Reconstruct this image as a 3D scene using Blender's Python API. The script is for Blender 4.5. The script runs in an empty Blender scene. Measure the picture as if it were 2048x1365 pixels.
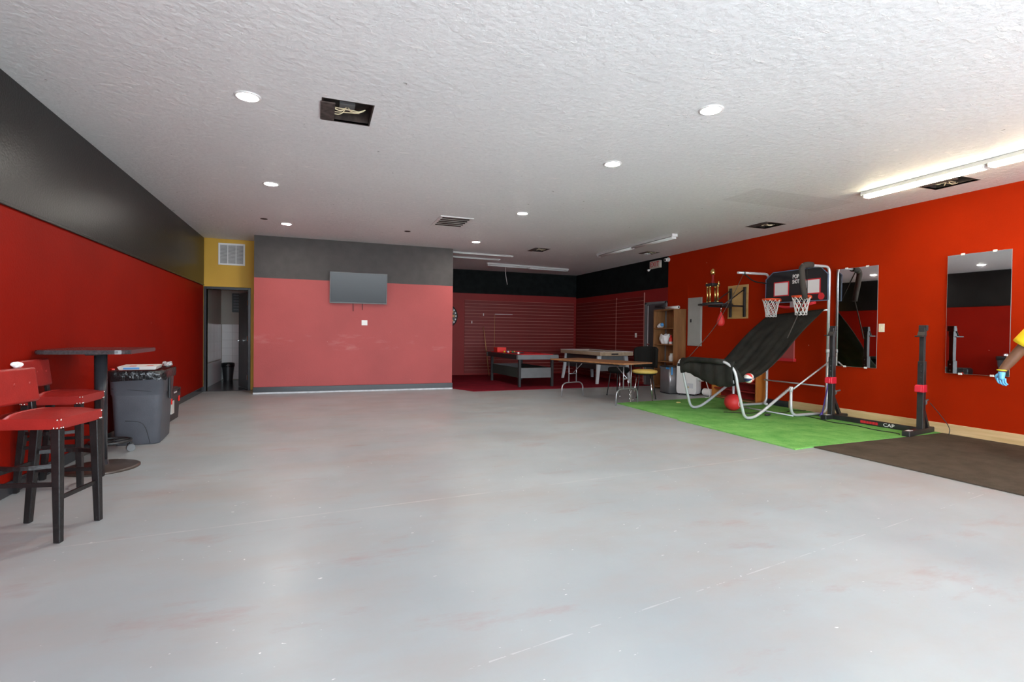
import bpy, bmesh, math, random
from mathutils import Vector, Matrix
random.seed(7)
S = bpy.context.scene
COL = S.collection
PI = math.pi
V = Vector

# ------------------------------------------------------------------ camera, sky, exposure
CAM_H = 1.22
YAW, PITCH, ROLL, FPX = 0.3593, -0.0146, 0.0118, 1042.05
cam_d = bpy.data.cameras.new('camera')
cam_d.sensor_width = 36.0
cam_d.lens = FPX / 2048 * 36.0
cam_d.clip_start = 0.05
cam = bpy.data.objects.new('camera', cam_d)
COL.objects.link(cam)
fw = V((math.sin(YAW)*math.cos(PITCH), math.cos(YAW)*math.cos(PITCH), math.sin(PITCH)))
r0 = V((math.cos(YAW), -math.sin(YAW), 0))
u0 = r0.cross(fw)
rt = r0*math.cos(ROLL) + u0*math.sin(ROLL)
up = -r0*math.sin(ROLL) + u0*math.cos(ROLL)
M = Matrix((rt, up, -fw)).transposed().to_4x4()
M.translation = V((0, 0, CAM_H))
cam.matrix_world = M
S.camera = cam

world = bpy.data.worlds.new('overcast_sky')
S.world = world
world.use_nodes = True
wn = world.node_tree.nodes
wn['Background'].inputs[0].default_value = (0.79, 0.905, 1.0, 1)
wn['Background'].inputs[1].default_value = 4.5

S.view_settings.view_transform = 'Standard'
S.view_settings.look = 'None'
S.view_settings.gamma = 1.0
S.view_settings.use_curve_mapping = False
S.view_settings.exposure = 1.5
S.cycles.max_bounces = 9
S.cycles.diffuse_bounces = 6
S.cycles.glossy_bounces = 5
S.cycles.sample_clamp_indirect = 6.0
S.cycles.use_denoising = True
S.cycles.caustics_reflective = False
S.cycles.caustics_refractive = False

sun_d = bpy.data.lights.new('sun', 'SUN')
sun_d.energy = 7.0; sun_d.angle = math.radians(2.0); sun_d.color = (1.0, 0.98, 0.96)
sun = bpy.data.objects.new('sun', sun_d)
sun.rotation_euler = (math.radians(24), 0, math.radians(-8))
COL.objects.link(sun)

# portal in the open shop front: guides the sky light, gives off none of its own
pl = bpy.data.lights.new('shopfront_portal', 'AREA')
pl.shape = 'RECTANGLE'; pl.size = 8.9; pl.size_y = 2.75
pl.cycles.is_portal = True
po = bpy.data.objects.new('shopfront_portal', pl)
po.location = (2.7, -2.3, 1.4); po.rotation_euler = (math.radians(90), 0, 0)
COL.objects.link(po)

# ------------------------------------------------------------------ materials
def mat(name, col, rough=0.5, metal=0.0, var=0.0, vscale=4.0, bump=0.0, bscale=60.0, spec=0.5,
        emit=None, estr=0.0, tint=None, detail=4.0):
    m = bpy.data.materials.new(name); m.use_nodes = True
    nt = m.node_tree; N = nt.nodes; L = nt.links
    b = N['Principled BSDF']
    b.inputs['Base Color'].default_value = (*col, 1)
    b.inputs['Roughness'].default_value = rough
    b.inputs['Metallic'].default_value = metal
    b.inputs['Specular IOR Level'].default_value = spec
    if emit:
        b.inputs['Emission Color'].default_value = (*emit, 1)
        b.inputs['Emission Strength'].default_value = estr
    if var or bump:
        tc = N.new('ShaderNodeTexCoord')
    if var:
        n = N.new('ShaderNodeTexNoise'); n.inputs['Scale'].default_value = vscale
        n.inputs['Detail'].default_value = detail
        L.new(tc.outputs['Object'], n.inputs['Vector'])
        r = N.new('ShaderNodeValToRGB')
        lo = [max(0, c*(1-var)) for c in col]
        hi = [min(1, c*(1+var)) for c in (tint or col)]
        r.color_ramp.elements[0].position = 0.3; r.color_ramp.elements[0].color = (*lo, 1)
        r.color_ramp.elements[1].position = 0.7; r.color_ramp.elements[1].color = (*hi, 1)
        L.new(n.outputs['Fac'], r.inputs['Fac'])
        L.new(r.outputs['Color'], b.inputs['Base Color'])
    if bump:
        n2 = N.new('ShaderNodeTexNoise'); n2.inputs['Scale'].default_value = bscale
        n2.inputs['Detail'].default_value = 3
        L.new(tc.outputs['Object'], n2.inputs['Vector'])
        bp = N.new('ShaderNodeBump'); bp.inputs['Strength'].default_value = bump
        bp.inputs['Distance'].default_value = 0.02
        L.new(n2.outputs['Fac'], bp.inputs['Height'])
        L.new(bp.outputs['Normal'], b.inputs['Normal'])
    return m

def mix_node(nt, fac, a, bcol):
    mx = nt.nodes.new('ShaderNodeMix'); mx.data_type = 'RGBA'
    nt.links.new(fac, mx.inputs[0]); nt.links.new(a, mx.inputs[6])
    mx.inputs[7].default_value = (*bcol, 1)
    return mx.outputs[2]

def mth(nt, op, a, b=None, c=None):
    n = nt.nodes.new('ShaderNodeMath'); n.operation = op
    for i, x in enumerate((a, b, c)):
        if x is None: continue
        if hasattr(x, 'is_output'): nt.links.new(x, n.inputs[i])
        else: n.inputs[i].default_value = x
    return n.outputs[0]

def noise(nt, vec, scale, detail=3.0, rough=0.5):
    n = nt.nodes.new('ShaderNodeTexNoise')
    n.inputs['Scale'].default_value = scale; n.inputs['Detail'].default_value = detail
    n.inputs['Roughness'].default_value = rough
    nt.links.new(vec, n.inputs['Vector'])
    return n.outputs['Fac']

def ramp(nt, f, p0, p1, c0=(0, 0, 0), c1=(1, 1, 1)):
    r = nt.nodes.new('ShaderNodeValToRGB')
    r.color_ramp.elements[0].position = p0; r.color_ramp.elements[1].position = p1
    r.color_ramp.elements[0].color = (*c0, 1); r.color_ramp.elements[1].color = (*c1, 1)
    nt.links.new(f, r.inputs['Fac'])
    return r.outputs['Color']

def scaled(nt, vec, s):
    mp = nt.nodes.new('ShaderNodeMapping'); mp.inputs['Scale'].default_value = s
    nt.links.new(vec, mp.inputs['Vector'])
    return mp.outputs['Vector']

def floor_material():
    m = mat('grey_painted_concrete', (0.36, 0.37, 0.375), rough=0.4, spec=0.4)
    nt = m.node_tree; b = nt.nodes['Principled BSDF']; L = nt.links
    tc = nt.nodes.new('ShaderNodeTexCoord'); vec = tc.outputs['Object']
    sx = nt.nodes.new('ShaderNodeSeparateXYZ'); L.new(vec, sx.inputs[0])
    X, Y = sx.outputs[0], sx.outputs[1]
    c = ramp(nt, noise(nt, vec, 0.8, 5), 0.3, 0.7, (0.32, 0.345, 0.355), (0.39, 0.415, 0.42))
    # brownish worn streaks
    f = mth(nt, 'MULTIPLY', ramp(nt, noise(nt, scaled(nt, vec, (1.0, 2.2, 1)), 0.7, 6, 0.65), 0.46, 0.70), 0.6)
    c = mix_node(nt, f, c, (0.36, 0.31, 0.28))
    # rusty red scuffs
    f = mth(nt, 'MULTIPLY', ramp(nt, noise(nt, scaled(nt, vec, (1.2, 3.0, 1)), 0.9, 7, 0.68), 0.57, 0.72), 0.6)
    c = mix_node(nt, f, c, (0.34, 0.22, 0.2))
    # expansion joint across the room and a paint seam nearer the front
    d = mth(nt, 'ABSOLUTE', mth(nt, 'SUBTRACT', Y, mth(nt, 'MULTIPLY_ADD', X, 0.0755, 3.68)))
    wob = mth(nt, 'MULTIPLY', noise(nt, vec, 9, 3), 0.012)
    j = mth(nt, 'LESS_THAN', mth(nt, 'ADD', d, wob), 0.0135)
    c = mix_node(nt, mth(nt, 'MULTIPLY', mth(nt, 'MULTIPLY', j, ramp(nt, noise(nt, vec, 3, 4), 0.35, 0.6)), 0.6), c, (0.56, 0.55, 0.53))
    d2 = mth(nt, 'ABSOLUTE', mth(nt, 'SUBTRACT', Y, mth(nt, 'MULTIPLY_ADD', X, 0.16, 1.72)))
    j2 = mth(nt, 'MULTIPLY', mth(nt, 'LESS_THAN', mth(nt, 'ADD', d2, wob), 0.0085),
             mth(nt, 'GREATER_THAN', noise(nt, vec, 4.2, 4, 0.7), 0.5))
    c = mix_node(nt, mth(nt, 'MULTIPLY', j2, 0.45), c, (0.6, 0.6, 0.6))
    # small white chips
    f = ramp(nt, noise(nt, scaled(nt, vec, (1, 2, 1)), 24, 2), 0.725, 0.745)
    f = mth(nt, 'MULTIPLY', f, mth(nt, 'GREATER_THAN', noise(nt, vec, 1.7, 2), 0.52))
    c = mix_node(nt, f, c, (0.72, 0.72, 0.7))
    L.new(c, b.inputs['Base Color'])
    rr = ramp(nt, noise(nt, vec, 2.0, 4), 0.3, 0.7, (0.31,)*3, (0.44,)*3)
    L.new(rr, b.inputs['Roughness'])
    bp = nt.nodes.new('ShaderNodeBump'); bp.inputs['Strength'].default_value = 0.12
    bp.inputs['Distance'].default_value = 0.01
    L.new(noise(nt, vec, 7, 5), bp.inputs['Height']); L.new(bp.outputs['Normal'], b.inputs['Normal'])
    return m

def ceiling_material():
    m = mat('white_knockdown_plaster', (0.78, 0.78, 0.79), rough=0.55, spec=0.35)
    nt = m.node_tree; b = nt.nodes['Principled BSDF']; L = nt.links
    tc = nt.nodes.new('ShaderNodeTexCoord'); vec = tc.outputs['Object']
    c = ramp(nt, noise(nt, vec, 0.7, 5), 0.3, 0.7, (0.83, 0.85, 0.865), (0.88, 0.895, 0.905))
    c = mix_node(nt, mth(nt, 'MULTIPLY', ramp(nt, noise(nt, vec, 26, 6, 0.75), 0.46, 0.66), 0.22), c, (0.55, 0.56, 0.57))
    # bright flecks on raised trowel marks, a few dark nicks
    fl = ramp(nt, noise(nt, scaled(nt, vec, (0.8, 2.2, 1)), 7.5, 6, 0.66), 0.61, 0.66)
    c = mix_node(nt, mth(nt, 'MULTIPLY', fl, 0.9), c, (0.95, 0.95, 0.95))
    nk = ramp(nt, noise(nt, scaled(nt, vec, (1.4, 1, 1)), 11, 2), 0.765, 0.78)
    c = mix_node(nt, mth(nt, 'MULTIPLY', nk, 0.7), c, (0.2, 0.2, 0.2))
    # repaired board with a duller coat by the fluorescent light
    sx = nt.nodes.new('ShaderNodeSeparateXYZ'); L.new(vec, sx.inputs[0])
    X, Y = sx.outputs[0], sx.outputs[1]
    pm = mth(nt, 'MULTIPLY', mth(nt, 'LESS_THAN', mth(nt, 'ABSOLUTE', mth(nt, 'SUBTRACT', X, 5.9)), 0.85),
             mth(nt, 'LESS_THAN', mth(nt, 'ABSOLUTE', mth(nt, 'SUBTRACT', Y, 5.25)), 0.3))
    c = mix_node(nt, mth(nt, 'MULTIPLY', pm, 0.22), c, (0.5, 0.5, 0.5))
    L.new(c, b.inputs['Base Color'])
    h = mth(nt, 'ADD', noise(nt, vec, 18, 5, 0.6), mth(nt, 'MULTIPLY', fl, 0.5))
    bp = nt.nodes.new('ShaderNodeBump'); bp.inputs['Strength'].default_value = 0.5
    bp.inputs['Distance'].default_value = 0.02
    L.new(h, bp.inputs['Height']); L.new(bp.outputs['Normal'], b.inputs['Normal'])
    return m

def wall_paint(name, col, rough, var=0.07, scuff=None, spec=0.5):
    m = mat(name, col, rough=rough, spec=spec)
    nt = m.node_tree; b = nt.nodes['Principled BSDF']; L = nt.links
    tc = nt.nodes.new('ShaderNodeTexCoord'); vec = tc.outputs['Object']
    c = ramp(nt, noise(nt, vec, 1.5, 5), 0.3, 0.7, tuple(x*(1-var) for x in col), tuple(min(1, x*(1+var)) for x in col))
    if scuff:
        sx = nt.nodes.new('ShaderNodeSeparateXYZ'); L.new(vec, sx.inputs[0])
        band = mth(nt, 'LESS_THAN', mth(nt, 'ABSOLUTE', mth(nt, 'SUBTRACT', sx.outputs[2], scuff[0])), scuff[1])
        n = ramp(nt, noise(nt, scaled(nt, vec, (1, 1, 3)), 2.3, 5, 0.6), 0.55, 0.75)
        c = mix_node(nt, mth(nt, 'MULTIPLY', mth(nt, 'MULTIPLY', n, band), 0.22), c, (0.62, 0.36, 0.35))
    ck = ramp(nt, noise(nt, vec, 17, 2), 0.795, 0.81)
    c = mix_node(nt, mth(nt, 'MULTIPLY', ck, 0.7), c, (0.75, 0.6, 0.55))
    L.new(c, b.inputs['Base Color'])
    bp = nt.nodes.new('ShaderNodeBump'); bp.inputs['Strength'].default_value = 0.12
    bp.inputs['Distance'].default_value = 0.01
    L.new(noise(nt, vec, 70, 3), bp.inputs['Height']); L.new(bp.outputs['Normal'], b.inputs['Normal'])
    return m

def wood_mat(name, col, dark, rough=0.45, axis=(1, 1, 0.12), scale=14):
    m = mat(name, col, rough=rough)
    nt = m.node_tree; b = nt.nodes['Principled BSDF']; L = nt.links
    tc = nt.nodes.new('ShaderNodeTexCoord'); vec = scaled(nt, tc.outputs['Object'], axis)
    c = ramp(nt, noise(nt, vec, scale, 6, 0.6), 0.35, 0.68, dark, col)
    L.new(c, b.inputs['Base Color'])
    return m

def turf_mat(name, a, bcol, scale=160):
    m = mat(name, a, rough=0.9, spec=0.1)
    nt = m.node_tree; b = nt.nodes['Principled BSDF']; L = nt.links
    tc = nt.nodes.new('ShaderNodeTexCoord'); vec = tc.outputs['Object']
    f = mth(nt, 'ADD', mth(nt, 'MULTIPLY', noise(nt, vec, scale, 3, 0.7), 0.55),
            mth(nt, 'MULTIPLY', noise(nt, vec, 3.0, 5, 0.7), 0.45))
    c = ramp(nt, f, 0.38, 0.62, a, bcol)
    L.new(c, b.inputs['Base Color'])
    bp = nt.nodes.new('ShaderNodeBump'); bp.inputs['Strength'].default_value = 0.7
    bp.inputs['Distance'].default_value = 0.01
    L.new(noise(nt, vec, scale, 3), bp.inputs['Height']); L.new(bp.outputs['Normal'], b.inputs['Normal'])
    return m

FLOOR = floor_material()
CEIL = ceiling_material()
RED_L = wall_paint('red_wall_paint_left', (0.225, 0.006, 0.0015), 0.6, spec=0.08)
RED_M = wall_paint('red_wall_paint_glare', (0.41, 0.066, 0.063), 0.6, scuff=(1.0, 0.16))  # daylight glare on the middle wall is mixed into this paler red
RED_R = wall_paint('red_wall_paint_right', (0.37, 0.019, 0.0015), 0.65, spec=0.05)
RED_S = wall_paint('slat_red_paint', (0.17, 0.011, 0.009), 0.5, spec=0.35)
RED_D = wall_paint('dark_red_paint', (0.24, 0.015, 0.014), 0.55, spec=0.3)
GROOVE = mat('groove_edge', (0.46, 0.19, 0.16), 0.6)
BLACK_G = mat('glossy_black_paint', (0.0075, 0.007, 0.0065), 0.34, var=0.3, vscale=3, bump=0.1, spec=0.32)
BLACK_M = mat('charcoal_wall_paint', (0.058, 0.051, 0.048), 0.65, var=0.15, vscale=5, bump=0.1)
BLACK_B = mat('black_wall_paint', (0.007, 0.009, 0.009), 0.75, var=0.4, vscale=6, spec=0.12)
YELLOW = wall_paint('mustard_wall_paint', (0.62, 0.36, 0.035), 0.6)
TRIMBLK = mat('black_gloss_trim', (0.03, 0.032, 0.037), 0.22)
CREAM = wood_mat('cream_bare_plinth', (0.76, 0.55, 0.30), (0.62, 0.42, 0.2), 0.6, (1, 0.3, 4), 6)
PRIMER = mat('pale_primer', (0.55, 0.57, 0.6), 0.45, var=0.2, vscale=9)
WHITE = mat('white_plastic', (0.82, 0.81, 0.79), 0.4)
IVORY = mat('ivory_plastic', (0.85, 0.76, 0.58), 0.4)
WHITEMET = mat('white_enamelled_steel', (0.8, 0.8, 0.8), 0.35)
FIXTURE = mat('aged_white_enamel', (0.6, 0.6, 0.59), 0.4)
DARKHOLE = mat('dark_void', (0.025, 0.02, 0.018), 0.8, var=0.4, vscale=14, tint=(0.05, 0.035, 0.03))
WIRE = mat('bare_wire_ends', (0.75, 0.66, 0.45), 0.5)
TORN_GAP = mat('torn_board_gap_shade', (0.07, 0.05, 0.045), 0.9, var=0.5, vscale=20)
LAMP = mat('lit_led_lens', (0.9, 0.9, 0.9), 0.5, emit=(1.0, 0.95, 0.87), estr=155)
TUBE_ON = mat('lit_fluorescent_tube', (0.9, 0.9, 0.9), 0.5, emit=(1.0, 0.85, 0.56), estr=14)
TUBE_OFF = mat('unlit_fluorescent_tube', (0.72, 0.72, 0.72), 0.3)
MIRROR = mat('mirror_silvering', (0.82, 0.84, 0.84), 0.015, metal=1.0)
MIRRORBK = mat('mirror_edge', (0.35, 0.4, 0.38), 0.3)
BLACKMET = mat('black_powder_coat', (0.02, 0.02, 0.021), 0.42, var=0.3, vscale=8)
BLACKPL = mat('black_plastic', (0.022, 0.022, 0.024), 0.42)
BLACKWOOD = mat('black_painted_wood', (0.012, 0.010, 0.010), 0.32, var=0.3, vscale=12, bump=0.1, spec=0.35)
VINYL = mat('red_vinyl', (0.29, 0.018, 0.014), 0.36, var=0.12, vscale=8, bump=0.08, bscale=120)
NAIL = mat('nickel_nailhead', (0.85, 0.83, 0.78), 0.2, metal=1)
GREYPL = mat('charcoal_bin_plastic', (0.085, 0.09, 0.105), 0.55, var=0.1, vscale=6, bump=0.15, bscale=160)
BAG = mat('black_bin_liner', (0.012, 0.012, 0.013), 0.18, bump=0.6, bscale=22)
SILVERTUBE = mat('silver_grey_tube', (0.58, 0.6, 0.62), 0.35, metal=0.35)
CHROME = mat('chrome', (0.8, 0.8, 0.8), 0.15, metal=1)
STEEL = mat('brushed_steel', (0.42, 0.42, 0.44), 0.35, metal=0.8, var=0.1, vscale=5)
FABRIC = mat('black_ramp_fabric', (0.016, 0.017, 0.015), 0.85, var=0.3, vscale=5, bump=0.3, bscale=200, tint=(0.026, 0.025, 0.021), spec=0.2)
FOAM = mat('black_foam', (0.06, 0.052, 0.045), 0.95, bump=0.3, bscale=150)
BOARD = mat('black_backboard', (0.008, 0.009, 0.012), 0.35)
BLUEEDGE = mat('blue_grey_edge', (0.12, 0.17, 0.28), 0.4)
REDPRINT = mat('red_print', (0.6, 0.02, 0.03), 0.5)
WHITEPRINT = mat('white_print', (0.8, 0.78, 0.78), 0.5)
ORANGE = mat('orange_rim_enamel', (0.85, 0.09, 0.02), 0.4)
NETW = mat('white_net_cord', (0.8, 0.78, 0.74), 0.8)
RUBRED = mat('red_rubber', (0.68, 0.03, 0.03), 0.5, bump=0.15, bscale=180)
PINKPAD = mat('red_plastic_pad', (0.72, 0.02, 0.05), 0.45)
TURF = turf_mat('green_turf', (0.09, 0.32, 0.06), (0.28, 0.60, 0.17))
RUBBER = turf_mat('black_rubber_mat', (0.055, 0.042, 0.03), (0.12, 0.093, 0.068), 220)
CARPET = turf_mat('dark_red_carpet', (0.11, 0.006, 0.012), (0.26, 0.012, 0.025), 120)
BROWNWOOD = wood_mat('brown_laminate', (0.33, 0.15, 0.055), (0.2, 0.085, 0.03), 0.5)
ORANGEWOOD = wood_mat('orange_pine', (0.55, 0.2, 0.035), (0.42, 0.13, 0.02), 0.5)
PLYWOOD = wood_mat('plywood', (0.66, 0.41, 0.16), (0.52, 0.3, 0.1), 0.6, (1, 0.2, 1), 9)
TABLEWOOD = wood_mat('walnut_table_top', (0.36, 0.17, 0.08), (0.2, 0.085, 0.04), 0.4, (1, 0.1, 1), 14)
OAK = wood_mat('weathered_oak', (0.56, 0.43, 0.30), (0.4, 0.28, 0.18), 0.5, (1, 0.1, 1), 12)
DARKTAB = mat('dark_granite_laminate', (0.045, 0.042, 0.045), 0.22, var=0.4, vscale=60)
FELT = mat('red_felt', (0.6, 0.01, 0.015), 0.95, bump=0.2, bscale=300)
GREYPANEL = mat('grey_panel', (0.16, 0.165, 0.17), 0.6, var=0.1, vscale=5)
LIGHTGREY = mat('light_grey_enamel', (0.62, 0.64, 0.66), 0.45)
PANELGREY = mat('grey_breaker_panel', (0.40, 0.41, 0.39), 0.5, var=0.06, vscale=5)
YELLOWSEAT = mat('yellow_vinyl', (0.72, 0.5, 0.12), 0.5, var=0.08, vscale=7)
GOLD = mat('gold_plastic', (0.9, 0.66, 0.22), 0.22, metal=0.9)
BLUETAPE = mat('blue_tape', (0.05, 0.32, 0.75), 0.5)
TILE = mat('white_wall_tile', (0.74, 0.75, 0.74), 0.25, var=0.05, vscale=3)
GROUT = mat('grey_grout', (0.45, 0.45, 0.44), 0.8)
BATHPAINT = mat('warm_grey_paint', (0.40, 0.39, 0.34), 0.7)
BATHFLOOR = mat('dark_wet_floor', (0.035, 0.035, 0.04), 0.2)
DOORPAINT = mat('dark_grey_door_paint', (0.075, 0.075, 0.08), 0.35)
SCREEN = mat('matte_screen', (0.012, 0.014, 0.018), 0.24, spec=0.4)
SKIN = mat('dark_brown_skin', (0.19, 0.085, 0.045), 0.5, var=0.12, vscale=14)
SHIRT = mat('yellow_cotton', (0.85, 0.58, 0.01), 0.85, bump=0.2, bscale=40)
GLOVE = mat('blue_nitrile', (0.17, 0.52, 0.82), 0.4, var=0.06, vscale=30)
CUFF = mat('yellow_cuff', (0.85, 0.7, 0.03), 0.6)
TROUSER = mat('dark_cloth', (0.03, 0.03, 0.04), 0.9)
SHOE = mat('dark_shoe', (0.03, 0.025, 0.025), 0.6)
HAIR = mat('black_hair', (0.008, 0.007, 0.006), 0.8)
EYEW = mat('eye_white', (0.8, 0.8, 0.78), 0.2)
PAPER = mat('white_paper', (0.85, 0.85, 0.85), 0.7, bump=0.3, bscale=30)
FOIL = mat('crumpled_foil', (0.85, 0.85, 0.87), 0.25, metal=0.8)
CARDWHITE = mat('white_cardboard', (0.8, 0.78, 0.75), 0.6)
BLUEPL = mat('blue_plastic', (0.08, 0.3, 0.65), 0.4)
PURPLE = mat('violet_metal', (0.16, 0.12, 0.6), 0.35)
BLACKCLOTH = mat('black_chair_cloth', (0.008, 0.0075, 0.007), 0.9, spec=0.15)
NAVY = mat('navy_rubber', (0.03, 0.045, 0.11), 0.5)
OFFWHITE = mat('off_white_rubber', (0.75, 0.72, 0.65), 0.5)
REDGLOSS = mat('red_gloss_plastic', (0.75, 0.02, 0.01), 0.35)
LABELSIL = mat('silver_label', (0.6, 0.6, 0.57), 0.35)
CONCRETE = mat('outdoor_concrete', (0.5, 0.49, 0.47), 0.85, var=0.1, vscale=1)
BLACKCORD = mat('black_cord', (0.015, 0.015, 0.015), 0.5)
DRAB = mat('greenish_dark_panel', (0.03, 0.045, 0.04), 0.6)

# ------------------------------------------------------------------ mesh helpers
WM = {}
def wm(o):
    return WM.get(o.name, Matrix.Identity(4)) if o else Matrix.Identity(4)

class MB:
    def __init__(s):
        s.bm = bmesh.new(); s.mi = 0
    def m(s, i): s.mi = i; return s
    def _fin(s, faces, smooth):
        for f in faces:
            f.material_index = s.mi; f.smooth = smooth
    def box(s, c, d, rot=None, bev=0.0, seg=1, M=None):
        r = bmesh.ops.create_cube(s.bm, size=1.0)
        vs = r['verts']
        T = Matrix.Translation(V(c))
        if rot is not None:
            T = T @ (rot.to_4x4() if hasattr(rot, 'to_4x4') else Matrix.Rotation(rot, 4, 'Z'))
        T = T @ Matrix.Diagonal((*d, 1))
        if M is not None: T = M @ T
        bmesh.ops.transform(s.bm, matrix=T, verts=vs)
        fs = list({f for v in vs for f in v.link_faces})
        s._fin(fs, False)
        if bev > 0:
            es = list({e for v in vs for e in v.link_edges})
            rr = bmesh.ops.bevel(s.bm, geom=es, offset=bev, segments=seg, profile=0.5, affect='EDGES')
            s._fin(rr['faces'], seg > 1)
        return s
    def b2(s, lo, hi, bev=0.0, seg=1):
        c = [(a+b)/2 for a, b in zip(lo, hi)]; d = [abs(b-a) for a, b in zip(lo, hi)]
        return s.box(c, d, None, bev, seg)
    def cyl(s, p0, p1, r, r2=None, seg=16, cap=True, smooth=True):
        p0, p1 = V(p0), V(p1); d = p1-p0
        q = d.to_track_quat('Z', 'Y').to_matrix().to_4x4()
        T = Matrix.Translation((p0+p1)/2) @ q
        rr = bmesh.ops.create_cone(s.bm, cap_ends=cap, segments=seg, radius1=r, radius2=r if r2 is None else r2,
                                   depth=d.length, matrix=T)
        fs = list({f for v in rr['verts'] for f in v.link_faces})
        s._fin(fs, smooth)
        if cap:
            for f in fs:
                if len(f.verts) == seg: f.smooth = False
        return s
    def sph(s, c, r, sc=(1, 1, 1), u=16, v=10, rot=None):
        T = Matrix.Translation(V(c))
        if rot is not None: T = T @ rot.to_4x4()
        T = T @ Matrix.Diagonal((*sc, 1))
        rr = bmesh.ops.create_uvsphere(s.bm, u_segments=u, v_segments=v, radius=r, matrix=T)
        s._fin({f for w in rr['verts'] for f in w.link_faces}, True)
        return s
    def poly(s, pts, smooth=False):
        vs = [s.bm.verts.new(V(p)) for p in pts]
        f = s.bm.faces.new(vs); s._fin([f], smooth); return s
    def prism(s, pts, d, smooth=False):
        d = V(d); a = [s.bm.verts.new(V(p)) for p in pts]; b = [s.bm.verts.new(V(p)+d) for p in pts]
        fs = [s.bm.faces.new(a[::-1]), s.bm.faces.new(b)]
        n = len(pts)
        for i in range(n):
            fs.append(s.bm.faces.new((a[i], a[(i+1) % n], b[(i+1) % n], b[i])))
        s._fin(fs, smooth)
        return s
    def lathe(s, c, prof, seg=24, axis='Z', smooth=True, cap=True):
        c = V(c); rings = []
        for r, z in prof:
            ring = []
            for i in range(seg):
                a = 2*PI*i/seg
                p = V((r*math.cos(a), r*math.sin(a), z))
                if axis == 'X': p = V((p.z, p.x, p.y))
                if axis == 'Y': p = V((p.y, p.z, p.x))
                ring.append(s.bm.verts.new(c+p))
            rings.append(ring)
        fs = []
        for a, b in zip(rings, rings[1:]):
            for i in range(seg):
                fs.append(s.bm.faces.new((a[i], a[(i+1) % seg], b[(i+1) % seg], b[i])))
        s._fin(fs, smooth)
        if cap:
            s._fin([s.bm.faces.new(rings[0][::-1]), s.bm.faces.new(rings[-1])], False)
        return s
    def tube(s, pts, r, seg=8, fil=0.0, fseg=5, closed=False, cap=True):
        pts = [V(p) for p in pts]
        if fil > 0:
            q = [pts[0]]
            for a, b, c in zip(pts, pts[1:], pts[2:]):
                l1, l2 = (a-b).length, (c-b).length
                f1 = min(fil, l1*0.49); f2 = min(fil, l2*0.49)
                p, e = b+(a-b).normalized()*f1, b+(c-b).normalized()*f2
                for i in range(fseg+1):
                    t = i/fseg
                    q.append(p*(1-t)**2 + b*2*t*(1-t) + e*t*t)
            q.append(pts[-1]); pts = q
        n = len(pts); rings = []; prev = None
        for i, p in enumerate(pts):
            if closed: t = pts[(i+1) % n]-pts[i-1]
            else: t = pts[min(i+1, n-1)]-pts[max(i-1, 0)]
            t.normalize()
            if prev is None:
                nrm = t.orthogonal().normalized()
            else:
                nrm = prev - t*prev.dot(t)
                if nrm.length < 1e-6: nrm = t.orthogonal()
                nrm.normalize()
            prev = nrm; bn = t.cross(nrm)
            rr = r(i/(n-1)) if callable(r) else r
            rings.append([s.bm.verts.new(p+nrm*rr*math.cos(2*PI*k/seg)+bn*rr*math.sin(2*PI*k/seg)) for k in range(seg)])
        fs = []
        pairs = list(zip(rings, rings[1:]))
        if closed: pairs.append((rings[-1], rings[0]))
        for a, b in pairs:
            for k in range(seg):
                fs.append(s.bm.faces.new((a[k], a[(k+1) % seg], b[(k+1) % seg], b[k])))
        s._fin(fs, True)
        if cap and not closed:
            s._fin([s.bm.faces.new(rings[0][::-1]), s.bm.faces.new(rings[-1])], False)
        return s
    def torus(s, c, R, r, seg=24, ts=8, q=None):
        pts = []
        for i in range(seg):
            a = 2*PI*i/seg
            p = V((R*math.cos(a), R*math.sin(a), 0))
            if q is not None: p = q @ p
            pts.append(V(c)+p)
        return s.tube(pts, r, ts, closed=True)
    def grid(s, f, nu, nv, thick=0.0, closed_u=False):
        vs = [[s.bm.verts.new(f(i/nu, j/nv)) for j in range(nv+1)] for i in range(nu+1)]
        fs = [s.bm.faces.new((vs[i][j], vs[i+1][j], vs[i+1][j+1], vs[i][j+1])) for i in range(nu) for j in range(nv)]
        s._fin(fs, True)
        if thick:
            bmesh.ops.recalc_face_normals(s.bm, faces=fs)
            r = bmesh.ops.solidify(s.bm, geom=fs, thickness=thick)
            s._fin([g for g in r['geom'] if isinstance(g, bmesh.types.BMFace)], True)
        return s
    def build(s, name, mats, parent=None, world=True, recalc=True):
        if recalc: bmesh.ops.recalc_face_normals(s.bm, faces=s.bm.faces[:])
        me = bpy.data.meshes.new(name)
        if parent is not None and world:
            s.bm.transform(wm(parent).inverted())
        s.bm.to_mesh(me); s.bm.free()
        for x in (mats if isinstance(mats, (list, tuple)) else [mats]): me.materials.append(x)
        o = bpy.data.objects.new(name, me); COL.objects.link(o)
        if parent is not None:
            o.parent = parent; WM[o.name] = wm(parent)
        return o

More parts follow.
